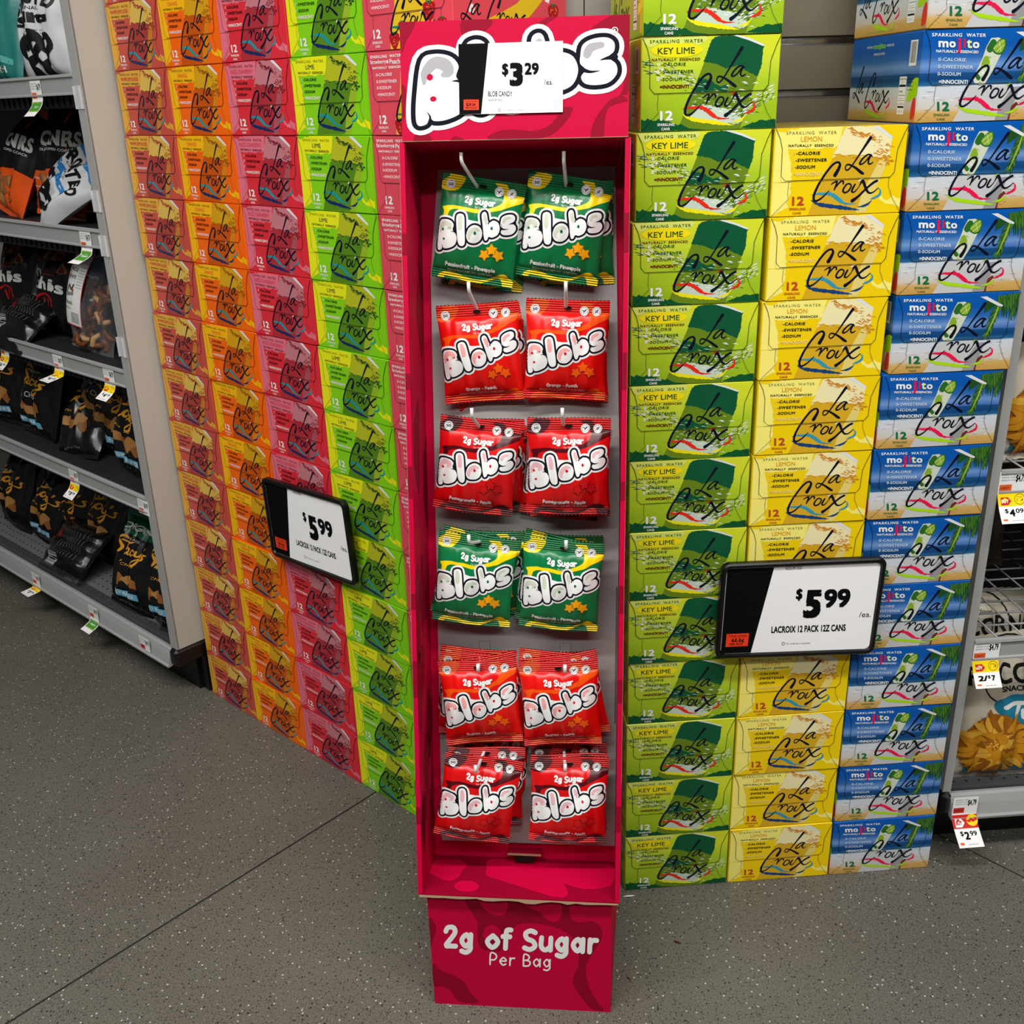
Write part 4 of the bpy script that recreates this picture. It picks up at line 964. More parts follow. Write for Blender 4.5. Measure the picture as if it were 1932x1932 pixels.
HANG = [  # hook row, side, flavour, top-edge position, (roll, pitch, yaw), hook: hole, bend, base in stand coordinates, bags behind
    ('top', 'left', 'pineapple', (-.0246, 1.5683, 1.3072), (.1672, -.0471, -.1199), (.0992, .0671, 1.0912), (.085, .0221, 1.1162), (.1159, .117, 1.062), [(.13, .004), (.22, .0)]),
    ('top', 'right', 'pineapple', (.1005, 1.5608, 1.3068), (.156, -.0455, -.1317), (.2291, .0722, 1.0911), (.2279, .0272, 1.1155), (.2303, .117, 1.065), [(-.02, .006), (-.06, .01)]),
    ('second', 'left', 'peach', (-.0436, 1.5434, 1.1313), (-.0563, -.0339, -.0599), (.0975, .076, .915), (.0906, .0362, .9395), (.103, .117, .888), [(-.17, .004), (.02, .0)]),
    ('second', 'right', 'peach', (.0924, 1.5258, 1.1362), (.0505, -.04, -.0492), (.2295, .0705, .917), (.2309, .0327, .9386), (.2282, .117, .888), [(.01, .006), (-.02, -.006)]),
    ('third', 'left', 'apple', (-.0411, 1.4938, .9669), (.1376, -.046, -.0881), (.099, .0596, .7417), (.0955, .0146, .7595), (.1036, .117, .718), [(.03, .008), (.0, .004)]),
    ('third', 'right', 'apple', (.0885, 1.4612, .9742), (.0334, -.0518, -.0747), (.2278, .0392, .7466), (.2282, -.0058, .7618), (.227, .117, .720), [(.0, -.002), (.14, .0), (.04, .004)]),
    ('fourth', 'left', 'pineapple', (-.0523, 1.4563, .7921), (.1214, -.0527, -.0789), (.0989, .0562, .564), (.0894, .0112, .5721), (.1122, .117, .553), [(.2, .004), (.02, .008), (.06, .0)]),
    ('fourth', 'right', 'pineapple', (.0782, 1.4396, .7873), (.0745, -.0469, -.1029), (.2317, .0537, .5598), (.2336, .0087, .5666), (.229, .117, .550), [(.14, .002), (.2, .004), (.02, .006)]),
    ('fifth', 'left', 'peach', (-.0626, 1.4122, .6003), (-.0541, -.048, -.0194), (.0965, .0498, .3692), (.1005, .0048, .3738), (.0901, .117, .3622), [(-.16, .0), (.06, .002), (.10, .006)]),
    ('fifth', 'right', 'peach', (.0638, 1.4001, .6013), (-.0475, -.0473, -.059), (.2301, .0504, .3699), (.2328, .0054, .3755), (.2258, .117, .3615), [(-.16, .006), (.06, .008), (.02, .004)]),
    ('bottom', 'left', 'apple', (-.055, 1.3715, .4476), (.1846, -.1264, -.0327), (.0982, .0408, .2131), (.0964, -.0042, .214), (.1015, .117, .2116), [(.06, .004), (.0, .006)]),
    ('bottom', 'right', 'apple', (.0795, 1.3624, .4481), (.0393, -.1362, -.0681), (.2312, .0452, .2141), (.2339, .0002, .2188), (.2267, .117, .2063), [(.01, -.004), (.0, .004)])]
HOOKM = mat('white_hook_plastic', (226, 226, 224), 0.35, spec=0.5)
BN = dict(pineapple='green and yellow', peach='red and orange', apple='crimson and maroon'); usedb = set()
def hang(fl, loc, e, lab, grp):
    o = BAGP[fl] if fl not in usedb else copy_tree(BAGP[fl]); usedb.add(fl)
    o.matrix_world = Matrix.Translation(loc) @ (Matrix.Rotation(e[2], 3, 'Z') @ Matrix.Rotation(e[1], 3, 'X') @ Matrix.Rotation(e[0], 3, 'Y')).to_4x4()
    tag(o, lab, 'candy bag', grp); return o
for row, sd, fl, loc, e, hole, bend, base, behind in HANG:
    H0, Bd, Bs = ST(*hole), ST(*bend), ST(*base)
    d = (Bd - Bs).normalized()
    mb = MB(); up = SM @ Vector((0, 0, 1)); mb.tube([Bs, Bs + (Bd - Bs) * .5, Bd, Bd + d * .003 + up * .003, Bd + d * .004 + up * .012], .0027, HOOKM, 8)
    w_ = SM @ Vector((1, 0, 0)); c = Bs; mb.box((0, 0, 0), (.016, .004, .020), HOOKM, Matrix.Translation(c - (SM @ Vector((0, .002, 0)))) @ SM.to_4x4(), .001)
    mb.build('peg_hook', loc=Bs, label='white plastic peg hook, %s row, %s column of the magenta stand' % (row, sd), cat='peg hook', group='white peg hooks of the candy stand')
    lab = '%s candy bag at the front of the %s-row %s hook' % (BN[fl], row, sd)
    hang(fl, loc, e, lab, 'candy bags hanging in the stand')
    n = len(behind); R0 = (Matrix.Rotation(e[2], 3, 'Z') @ Matrix.Rotation(e[1], 3, 'X') @ Matrix.Rotation(e[0], 3, 'Y'))
    hl = Vector((0, 0, -.011)); off = Vector(loc) + R0 @ hl
    for k, (roll, dz) in enumerate(behind):
        f = (k + 1) / (n + .35); pos = off + (Bs - H0) * f
        e2 = (roll, -.02 - .01 * k, e[2]); R2 = (Matrix.Rotation(e2[2], 3, 'Z') @ Matrix.Rotation(e2[1], 3, 'X') @ Matrix.Rotation(e2[0], 3, 'Y'))
        hang(fl, pos - R2 @ hl + Vector((0, 0, dz)), e2, '%s candy bag, %s behind the front one on the %s-row %s hook' % (BN[fl], ('first', 'second', 'third')[k], row, sd), 'candy bags hanging in the stand')

# ------------------------------------------------------------------ two framed price signs in front of the cartons
FRM = mat('sign_frame_black', (10, 10, 11), 0.35, spec=0.4)
def sign(P, q, lab, lean):
    """q: in-plane corners TL, TR, BR, BL (u, z); P(u, off, z)"""
    TL, TR, BR, BL = [P(u, .024 - lean * i, z) for (u, z), i in zip(q, (0, 0, 1, 1))]
    X = (TR - TL).normalized(); Nn = X.cross(BL - TL).normalized(); 
    if Nn.dot(Vector((0, -1, 0))) < 0: Nn = -Nn
    Hm = homog([(0, 180), (280, 180), (280, 0), (0, 0)], [(0, 1), (1, 1), (1, 0), (0, 0)])
    def F(x, y, o):
        s, t = x / 280, y / 180
        return (BL * (1 - s) + BR * s) * (1 - t) + (TL * (1 - s) + TR * s) * t + Nn * o
    root = empty('sign_holder', (BL + BR) / 2, lab, 'price sign', 'price signs in front of the carton stacks')
    def rr(x0, y0, x1, y1, r, n=6):
        out = []
        for cx, cy, a0 in ((x1 - r, y0 + r, -90), (x1 - r, y1 - r, 0), (x0 + r, y1 - r, 90), (x0 + r, y0 + r, 180)):
            out += [(cx + r * math.cos(math.radians(a0 + 90 * k / n)), cy + r * math.sin(math.radians(a0 + 90 * k / n))) for k in range(n + 1)]
        return out
    o_, i_ = rr(0, 0, 280, 180, 14), rr(9, 9, 271, 171, 9); n = len(o_)
    mb = MB(); vs = [F(x, y, -.006) for x, y in o_] + [F(x, y, .004) for x, y in o_] + [F(x, y, .006) for x, y in rr(2.5, 2.5, 277.5, 177.5, 12)] + [F(x, y, .006) for x, y in rr(7, 7, 273, 173, 10)] + [F(x, y, .0015) for x, y in i_]
    fs = [(r * n + i, r * n + (i + 1) % n, (r + 1) * n + (i + 1) % n, (r + 1) * n + i) for r in range(4) for i in range(n)] + [tuple(range(n))[::-1]]
    mb.add(vs, fs, FRM); mb.build('frame', root)
    mb = MB(); tri = [tuple(t) for t in tessellate_polygon([[Vector((x, y, 0)) for x, y in i_]])]
    mb.add([F(x, y, .002) for x, y in i_], tri, CARDW)
    a = Art(homog([(165, 325), (1795, 250), (1655, 1172), (128, 1232)], [(0, 180), (280, 180), (280, 0), (0, 0)]))
    a.poly([(100, 300), (685, 280), (675, 345), (468, 1168), (450, 1250), (90, 1260)], BLK, 1)
    a.poly([(232, 1000), (446, 990), (436, 1112), (224, 1122)], REDL, 2)
    t = dict(flip=True, rot=-.035)
    a.text('Unit price', (340, 1020), INK, 165, 34, 3, **t); a.text('66.6\u00a2', (340, 1062), INK, 118, 46, 3, bold=0.02, **t); a.text('PER PINT', (328, 1096), INK, 124, 20, 3, bold=0.02, **t)
    a.text('$', (922, 620), INK, 66, 118, 2, bold=0.035, shear=.12, **t); a.text('5', (1052, 708), INK, 190, 272, 2, bold=0.05, shear=.16, **t); a.text('99', (1300, 652), INK, 258, 182, 2, bold=0.035, shear=.12, **t)
    a.text('/ea.', (1570, 806), INK, 118, 50, 2, shear=.12, **t); a.text('LACROIX 12 PACK 12Z CANS', (1020, 945), INK, 726, 64, 2, bold=0.028, shear=.12, **t)
    a.text('ASSORTED', (862, 360), INK, 164, 30, 2, shear=.12, **t); a.text('This cardstock is recyclable.', (920, 1086), INKG, 240, 20, 2, shear=.12, **t); a.ring((776, 1088), 13, 5, INKG, 2)
    emit(mb, a, lambda x, y, z: F(x, y, .0021 + z * .00012), clips=(lambda p: p[0] - 9.5, lambda p: 270.5 - p[0], lambda p: p[1] - 9.5, lambda p: 170.5 - p[1]))
    mb.build('price_card', root)
    mb = MB(); mb.box((0, 0, 0), (.05, .012, .03), FRM, Matrix.Translation(F(140, 90, -.0115)) @ Matrix.Rotation(math.atan2(X.y, X.x), 4, 'Z')); mb.build('bracket', root)
sign(PL, [(.390, .692), (.664, .7015), (.677, .5237), (.397, .5146)], 'black framed $5.99 price sign in front of the orange and crimson cartons', 0)
sign(PR, [(.1515, .690), (.4315, .685), (.4268, .5028), (.1472, .5122)], 'black framed $5.99 price sign in front of the yellow and blue cartons', 0)

# ------------------------------------------------------------------ back wall behind the right-hand stacks (slatwall) and partition behind the left ones
WALLP = mat('slatwall_grey', (108, 100, 84), 0.55); WALLL = mat('partition_grey', (150, 146, 138), 0.6); ALU = mat('aluminium_insert', (200, 200, 200), 0.22, 0.9)
mb = MB(); edges = [0.0]
gz = [z for z in [1.4062 - .0822 * k for k in range(16, -2, -1)] + [1.4877 + .0822 * k for k in range(1, 8)]]
gz = sorted({round(1.4062 + .0822 * k, 4) for k in range(-16, 9)})
lo = 0.0
def wslab(mb, P, u0, u1, o0, o1, z0, z1, m):
    c = [P(u, o, z) for z in (z0, z1) for o in (o0, o1) for u in (u0, u1)]
    mb.add(c, [(0, 2, 3, 1), (4, 5, 7, 6), (0, 1, 5, 4), (2, 6, 7, 3), (0, 4, 6, 2), (1, 3, 7, 5)], m)
for z in gz + [2.2]:
    top = z - .008 if z < 2.1 else z
    wslab(mb, PR, .02, .66, -.33, -.31, lo, top, WALLP); lo = z + .008
wslab(mb, PR, -.0275, .02, -.33, -.309, 0, 2.2, WALLL); wslab(mb, PR, -.14, -.0295, -.33, -.309, 0, 2.2, WALLL); wslab(mb, PR, -.14, .66, -.345, -.331, 0, 2.2, mat('groove_dark', (30, 29, 28), 0.8))
mb.build('wall_back', kind='structure', label='grey slatwall with metal groove inserts')
for i, z in enumerate(gz):
    if z < 1.3 or z > 1.6: continue
    mb = MB(); prof = [(-.3305, -.008), (-.3245, -.008), (-.3235, -.0045), (-.3285, -.003), (-.3285, .003), (-.3235, .0055), (-.3245, .008), (-.3305, .008)]
    mb.sweep(prof, PR(.021, 0, z), PR(.658, 0, z), (0, 0, 1), ALU, nR); mb.build('trim_%d' % (3 + i), kind='structure', label='shiny metal groove insert of the slatwall')
mb = MB(); wslab(mb, PL, -.05, .9, -.325, -.305, 0, 2.2, WALLL); mb.build('wall_left', kind='structure')

# ------------------------------------------------------------------ shelving units
BEIGE = mat('shelf_end_paint', (190, 186, 175), 0.5, bump=0.06, bscale=700); SHG = mat('shelf_grey_metal', (158, 158, 158), 0.36, 0.0, bump=0.02, bscale=500); SHL = mat('shelf_lip_metal', (168, 168, 170), 0.3, 0.4)
SHD = mat('shelf_dark_metal', (40, 40, 42), 0.5); KICK = mat('kick_black', (14, 14, 15), 0.4, spec=0.5); DECK = mat('deck_grey', (112, 113, 116), 0.45)
CLEAR = mat('clear_plastic', (235, 236, 238), 0.15, spec=0.6, alpha=0.45); SMOKE = mat('smoked_guard', (40, 42, 46), 0.12, spec=0.6, alpha=0.45)
HOLE = mat('perforation', (14, 14, 15), 0.9)
def shelving(name, P, side, sgn, u_end, u_in, u_out, off, levels, lab, wire=()):
    """gondola run: the end panel stands between u_end and u_in, shelves run from u_in to u_out"""
    root = empty(name, P((u_in + u_out) / 2, off - .25, 0), lab, 'shelving')
    a, b = sorted((u_end, u_in)); s0, s1 = sorted((u_in + sgn * .001, u_out))
    mb = MB(); wslab(mb, P, a, b, off - .52, off, .153, 2.1, BEIGE)
    wslab(mb, P, a, b, off - .004, off + .0015, .153, 2.1, mat('shelf_end_lip', (166, 165, 162), 0.45)); mb.build('end_panel', root)
    mb = MB(); wslab(mb, P, s0, s1, off - .52, off - .50, .05, 2.1, SHD); mb.build('back_panel', root)
    mb = MB(); wslab(mb, P, s0, s1, off - .5, off - .06, 0, .100, KICK); mb.build('kick_plate', root, label='black recessed kick plate')
    mb = MB(); c = P((a + b) / 2, off - .25, .127); mb.box((0, 0, 0), (b - a + .004, .52, .050), KICK, Matrix.Translation(c) @ Matrix.Rotation(La if P is PL else Ra, 4, 'Z'), .008)
    mb.box((0, 0, 0), (b - a - .004, .44, .105), KICK, Matrix.Translation(P((a + b) / 2, off - .29, .0525)) @ Matrix.Rotation(La if P is PL else Ra, 4, 'Z')); mb.build('base_cap', root, label='black plastic base end cap')
    for z in levels:
        deck = z == levels[-1]; sh = MB()
        if z in wire:
            for k in range(11): sh.tube([P(s0, off - .02 - k * .046, z - .01), P(s1, off - .02 - k * .046, z - .01)], .0022, SHL, 6)
            n = int((s1 - s0) / .05)
            for k in range(n + 1): sh.tube([P(s0 + k * .05, off - .01, z - .006), P(s0 + k * .05, off - .49, z - .006)], .0017, SHG, 6)
        else:
            wslab(sh, P, s0, s1, off - .5, off - .006, z - .028, z - .012, DECK if deck else SHD)
            if deck:
                ar = Art()
                for i in range(int((s1 - s0) / .026)):
                    for j in range(6): ar.disc(((s0 + .012 + i * .026) * 1000, -60 - j * 26), 3.2, HOLE, 1, 8)
                emit(sh, ar, lambda x, y, zz: P(x / 1000, off + y / 1000, z - .0118))
            else:                                   # slotted lip under the shelf
                k = 0; u = s0
                while u < s1 - .02:
                    wslab(sh, P, u, u + .016, off - .022, off - .017, z - .062, z - .028, SHD); u += .027
                wslab(sh, P, s0, s1, off - .026, off - .022, z - .066, z - .028, KICK)
        so = sh.build('shelf', root)
        mb = MB()
        prof = [(-.012, -.004), (-.004, 0), (.003, -.001), (.004, -.006), (0, -.009), (.0005, -.036), (.004, -.038), (.004, -.041), (-.004, -.041), (-.012, -.012)]
        if deck: prof = [(-.012, .004), (-.004, .006), (.002, .003), (.008, -.012), (.014, -.034), (.019, -.037), (.018, -.042), (.004, -.040), (-.012, -.012)]
        prof = [(o + off, q) for o, q in prof]
        ends = [(s0, s1)] if not (sgn < 0 and .5 < z < .6 or sgn < 0 and .8 < z < .9) else [(s0, -.60), (-.597, s1)]
        for e0, e1 in ends: mb.sweep(prof, P(e0, 0, z), P(e1, 0, z), (0, 0, 1), SHG, nL if P is PL else nR)
        mb.build('price_rail', so)
        if deck:
            mb = MB(); wslab(mb, P, s0, s1, off - .014, off - .0125, z - .011, z + .045, SMOKE); mb.build('front_guard', so, label='smoked clear plastic guard')
    return root
LSH = (1.487, 1.176, .866, .556, .139)
left = shelving('store_shelving', PL, 'left', -1, -.012, -.043, -1.75, .07, LSH, 'grey metal snack shelving run with a beige end panel beside the salmon cartons')
for u, z in ((-.0285, 1.4405), (-.0285, 1.2356), (-.0285, 1.1427), (-.0285, .9216)):
    mb = MB(); wslab(mb, PL, u - .012, u + .014, .0718, .0735, z - .022, z + .022, CLEAR); wslab(mb, PL, u - .012, u - .010, .0735, .0775, z - .022, z + .022, CLEAR); wslab(mb, PL, u + .012, u + .014, .0735, .0775, z - .022, z + .022, CLEAR)
    mb.build('label_clip', left, label='clear plastic label clip')
RSH = (1.13, .808, .483, .139)
right = shelving('store_shelving', PR, 'right', 1, .6225, .6385, 1.7, -.030, RSH, 'grey metal snack shelving run with wire shelves beside the blue cartons', wire=(.808, .483))

# ------------------------------------------------------------------ shelf tags
TAGW = mat('tag_paper', (242, 242, 240), 0.5); TAGG = mat('tag_green', (70, 150, 50), 0.5); TAGY = mat('tag_yellow', (250, 218, 20), 0.5); TAGR = mat('tag_red', (206, 40, 34), 0.5); TAGO = mat('tag_orange', (232, 98, 44), 0.5)
def shelf_tag(P, N, D, u, z, ob, zb, off, kind, lab, price='', w=.05):
    """strip on the rail, lower flap kicked outward"""
    zt = z; zm = z - .038
    root = empty('shelf_tag', P(u, off, zb), lab, 'price tag', 'paper price tags on the shelf rails')
    pts = [(off + .0012, zt), (off + .0016, zm), (off + .006, zm - .012)] + ([(off + .006 + (ob - off - .006) * t ** 1.2, zm - .012 + (zb - zm + .012) * t) for t in (.33, .66, 1)] if ob is not None else [])
    if ob is None: pts = pts[:2]
    S = [0]
    for (o0, z0), (o1, z1) in zip(pts, pts[1:]): S.append(S[-1] + math.hypot(o1 - o0, z1 - z0))
    Lt = S[-1]
    def F(x, y, l):
        s = Lt - y / 1000
        for i in range(len(S) - 1):
            if s <= S[i + 1] or i == len(S) - 2:
                t = (s - S[i]) / (S[i + 1] - S[i]); o = pts[i][0] + (pts[i + 1][0] - pts[i][0]) * t; zz = pts[i][1] + (pts[i + 1][1] - pts[i][1]) * t; break
        tilt = pts[i + 1][0] - pts[i][0]
        return P(u + (x - w * 500) / 1000, o + l * .00015 + .0002, zz + l * .00006 * (1 if tilt > .004 else 0))
    H = Lt * 1000; Wm = w * 1000
    for pn, y0, y1 in (('shelf_label', max(H - 40, 0), H), ('sale_flap', 0, H - 40)):
        if y1 - y0 < 3: continue
        a = Art(); n = 10
        for i in range(n): a.rect(0, y0 + (y1 - y0) * i / n, Wm, y0 + (y1 - y0) * (i + 1) / n, TAGW, 0)
        if pn == 'shelf_label':
            for k in range(3): a.text('SNACK 6 OZ', (Wm * .33, H - 6 - k * 5), INK, Wm * .5, 2.6, 1)
            a.text('$4.79', (Wm * .76, H - 14), INK, Wm * .34, 15, 1, bold=0.03); a.rect(2, H - 36, Wm * .48, H - 24, TAGO if kind != 'red' else TAGR, 1); a.text('UNIT', (Wm * .25, H - 30), INK, Wm * .3, 4, 2)
        elif kind == 'organic':
            a.rect(3, 14, Wm - 3, y1 - 3, TAGG, 1); a.stroke([(5, 16), (Wm - 5, 16), (Wm - 5, y1 - 5), (5, y1 - 5)], .6, TAGY, 2, closed=True, n=1); a.text('Organic', (Wm / 2, (y1 + 14) / 2), TAGW, Wm * .6, 8, 2, bold=0.02)
        elif kind in ('sale', 'red'):
            h = y1 - y0; c = TAGY if kind == 'sale' else TAGR
            a.rect(0, y1 - h * .42, Wm, y1, c, 1)
            a.poly([(5, y1 - h * .38), (Wm * .36, y1 - h * .38), (Wm * .48, y1 - h * .25), (Wm * .36, y1 - h * .12), (5, y1 - h * .12)], TAGR if kind == 'sale' else TAGW, 2); a.text('BUY', (Wm * .25, y1 - h * .25), TAGW if kind == 'sale' else TAGR, Wm * .26, h * .12, 3, bold=0.03)
            if kind == 'sale': a.ring((Wm * .78, y1 - h * .2), h * .17, .7, INK, 2); a.text('Save', (Wm * .78, y1 - h * .13), INK, Wm * .16, h * .06, 2); a.text({'$4.09': '70\u00a2', '2/$7': '$2.58', '$4.19': '20\u00a2', '$3.99': '80\u00a2'}.get(price, '70\u00a2'), (Wm * .78, y1 - h * .22), INK, Wm * .24, h * .1, 2, bold=0.02)
            else: a.disc((Wm * .8, y1 - h * .18), h * .18, TAGY, 2); a.text('OFF', (Wm * .8, y1 - h * .18), TAGR, Wm * .2, h * .1, 3, bold=0.02)
            if '/' in price: a.text('2/', (Wm * .34, h * .36), INK, Wm * .36, h * .2, 1, bold=0.04); a.text('$', (Wm * .58, h * .4), INK, Wm * .1, h * .13, 1, bold=0.03); a.text('7', (Wm * .74, h * .36), INK, Wm * .14, h * .2, 1, bold=0.04)
            else:
                a.text('$', (Wm * .26, h * .42), INK, Wm * .13, h * .16, 1, bold=0.02); a.text(price[1], (Wm * .45, h * .36), INK, Wm * .2, h * .24, 1, bold=0.04); a.text(price[3:], (Wm * .72, h * .42), INK, Wm * .28, h * .15, 1, bold=0.02)
            a.rect(4, 5, Wm * .24, h * .16, TAGO if kind == 'sale' else TAGO, 1); a.text('save with card', (Wm * .6, h * .1), INK, Wm * .4, 2.2, 1)
        mb = MB(); emit(mb, a, F, maxlen=12); mb.build(pn, root)
for u, z, ob, zb, kind, price, lab in (
    (-.216, 1.478, .098, 1.407, 'organic', '', 'green organic tag hanging under the top shelf of white pretzel bags'),
    (-.111, 1.169, .110, 1.104, 'organic', '', 'green organic tag under the shelf of orange corn snack bags'),
    (-.684, .852, .098, .781, 'sale', '$6.49', 'yellow sale tag cut by the photo edge under the shelf of black chips bags'),
    (-.371, .857, .117, .799, 'sale', '$4.19', 'yellow $4.19 sale tag below the clear pretzel bags, farther from the end panel'),
    (-.116, .860, .102, .791, 'sale', '$4.19', 'yellow $4.19 sale tag below the clear pretzel bags, next to the end panel'),
    (-.411, .547, .100, .476, 'sale', '$3.99', 'yellow $3.99 sale tag above the lowest snack shelf'),
    (-.009 - .05, .547, None, .50, 'red', '$3.99', 'small shelf label tucked against the end panel above the lowest shelf'),
    (-.781, .144, .127, .090, 'sale', '$3.99', 'yellow $3.99 sale tag on the bottom rail near the floor'),
    (-.427, .148, .119, .084, 'organic', '', 'green organic tag hanging from the bottom rail near the floor'),
    (-.155, .146, None, .104, 'red', '$3.99', 'small white label with red square on the bottom rail')):
    shelf_tag(PL, nL, dL, u, z, ob, zb, .0835 if z < .2 else .0705, kind, lab, price)
for u, z, ob, zb, kind, price, lab in (
    (.662, .806, .001, .722, 'sale', '$4.09', 'white and yellow $4.09 sale tag on the upper wire shelf'),
    (.664, .480, -.001, .398, 'sale', '2/$7', 'white and yellow 2/$7 sale tag on the lower wire shelf'),
    (.664, .148, .030, .066, 'red', '$2.99', 'white and red $2.99 sale tag on the bottom rail near the blue cartons')):
    shelf_tag(PR, nR, dR, u, z, ob, zb, -.0165 if z < .2 else -.0295, kind, lab, price, w=.049)

# ------------------------------------------------------------------ snack bags on the shelves
BKF = foil('black_bag_film', (15, 15, 16), .24); WHF = foil('white_bag_film', (206, 208, 210), .38); ORF = foil('orange_bag_film', (226, 84, 18), .3); TEF = foil('teal_bag_film', (38, 122, 116), .35)
RDF = foil('brick_red_bag_film', (150, 38, 18), .35); BLF = foil('blue_bag_film', (44, 84, 124), .35); GNF = foil('green_bag_film', (10, 92, 62), .3); CRF = foil('cream_bag_film', (214, 204, 182), .4); TQF = foil('turquoise_bag_film', (26, 128, 158), .35); BRF = foil('brown_bag_film', (46, 34, 28), .4)
GOLD = mat('gold_script', (222, 156, 40), .35); TAN = mat('chip_tan', (168, 120, 66), .5); TAN2 = mat('chip_brown', (142, 90, 44), .5); LBL = mat('pale_blue_band', (96, 168, 198), .4); NVY2 = mat('bag_navy', (16, 40, 96), .35); SKY = mat('bag_sky', (44, 124, 192), .35)
BKI = mat('bag_ink', (16, 15, 15), .45); BW = mat('bag_print_white', (226, 226, 224), .4); DIMW = mat('bag_print_grey', (120, 120, 122), .45); REDI = mat('bag_red_print', (170, 22, 30), .45); FRY = mat('fry_gold', (206, 140, 28), .5); FRY2 = mat('fry_brown', (160, 96, 20), .5); FRY3 = mat('fry_light', (232, 176, 60), .5); WOOD = mat('spoon_wood', (120, 66, 36), .5); LGRN = mat('olive_green', (100, 120, 40), .4)
STC = [([(22, 36), (14, 39), (8, 33), (13, 25), (17, 17), (11, 8), (3, 10), (5, 15)], [3, 3.5, 3, 3.5, 4, 3, 2.5, 1]), ([(29, 38), (26, 24), (26, 12), (30, 9), (35, 14)], [2.5, 3.5, 3.5, 2.5, 1.5]), ([(14, 31), (28, 29), (40, 31), (50, 36)], [2, 2.6, 3, 1.6]),
       ([(45, 19), (40, 21), (36, 15), (39, 10), (44, 15), (45, 20), (45, 11), (50, 11)], [2.4, 2.6, 3, 2.6, 2, 2.4, 2.6, 1.4]), ([(60, 19), (55, 21), (51, 15), (55, 10), (62, 14)], [2.4, 2.6, 3, 2.6, 1.4]),
       ([(64, 20), (64, 13), (69, 12), (74, 20), (72, 6), (66, -6), (59, -5), (66, 4), (78, 12)], [2.6, 3, 2.6, 2.6, 3, 3, 2.4, 1.8, 1.2]), ([(82, 30), (80, 25)], [3, 1]), ([(93, 20), (87, 19), (90, 13), (86, 9), (79, 11)], [2, 2.8, 3, 2.6, 1.4])]
def chip(a, x, y, r, rot, m, z, k=4):
    a.poly([(x + r * (1 if i % 2 == 0 else .72) * math.cos(rot + i * math.tau / (2 * k)), y + r * .8 * (1 if i % 2 == 0 else .72) * math.sin(rot + i * math.tau / (2 * k))) for i in range(2 * k)], m, z, smooth=2)
def stacy_art(W, H, top='black', band='SIMPLY NAKED', bagel=False, gold=GOLD):
    a = Art()
    if top == 'green': a.poly([(0, H), (W, H), (W, H * .78), (W * .5, H * .74), (0, H * .8)], GNF, 1, smooth=0); a.text('ORGANIC', (W / 2, H * .845), BW, W * .72, H * .06, 3, bold=0.02)
    y0 = H * .52; a.stroke([(W * .36, H * .74), (W * .5, H * .755), (W * .64, H * .74)], 7, BKI, 2); a.text('BAKED', (W / 2, H * .725), BW, W * .22, 6, 3, spacing=1.3)
    a.T = lambda p: (W * .12 + p[0] * W * .0078, y0 + p[1] * W * .0072)
    for P, w in STC: a.stroke(P, [x * .0082 * W * .74 for x in w], gold, 4)
    a.T = lambda p: p
    a.text('Pita Chips' if not bagel else 'BAGEL CHIPS', (W * .45, H * .47), gold if not bagel else BW, W * .4, 9 if not bagel else 16, 3, shear=.2 if not bagel else 0)
    rnd = random.Random(int(W + H) + bagel)
    for i in range(5): chip(a, W * (.34 + .1 * i + rnd.uniform(-.04, .04)), H * (.33 + rnd.uniform(-.04, .05)), W * .095, rnd.uniform(0, 3), (TAN, TAN2, TAN)[i % 3], 3 + i % 3)
    if band: a.poly([(W * .22, H * .2), (W * .78, H * .21), (W * .8, H * .145), (W * .24, H * .135)], LBL, 7); a.text(band, (W * .5, H * .173), BW, W * .46, H * .035, 8, bold=0.02)
    a.text('NET WT 7 1/3 OZ', (W * .5, H * .09), DIMW, W * .4, 4, 3)
    return a
def back_art(W, H):
    a = Art(); rnd = random.Random(3)
    for i in range(9): a.text('Nutrition facts wheat flour', (W * .36, H * (.8 - i * .05)), DIMW, W * .5, 4, 1)
    for i in range(16): a.rect(W * .62 + i * 3, H * .3, W * .62 + i * 3 + rnd.choice((.8, 1.6)), H * .52, BW, 1)
    a.disc((W * .3, H * .2), W * .08, mat('fig_red', (120, 20, 30), .5), 2); return a
def pretzel(a, cx, cy, r, z):
    a.stroke([(cx - r * .3, cy - r * .9), (cx - r * .1, cy - r * .3), (cx + r * .75, cy + r * .35), (cx + r * .6, cy + r * .85), (cx + r * .1, cy + r * .75), (cx - .05 * r, cy + r * .3), (cx - r * .2, cy + r * .75), (cx - r * .7, cy + r * .8), (cx - r * .85, cy + r * .2), (cx - r * .3, cy - r * .35), (cx + r * .35, cy - r * .9)], r * .3, BKI, z)
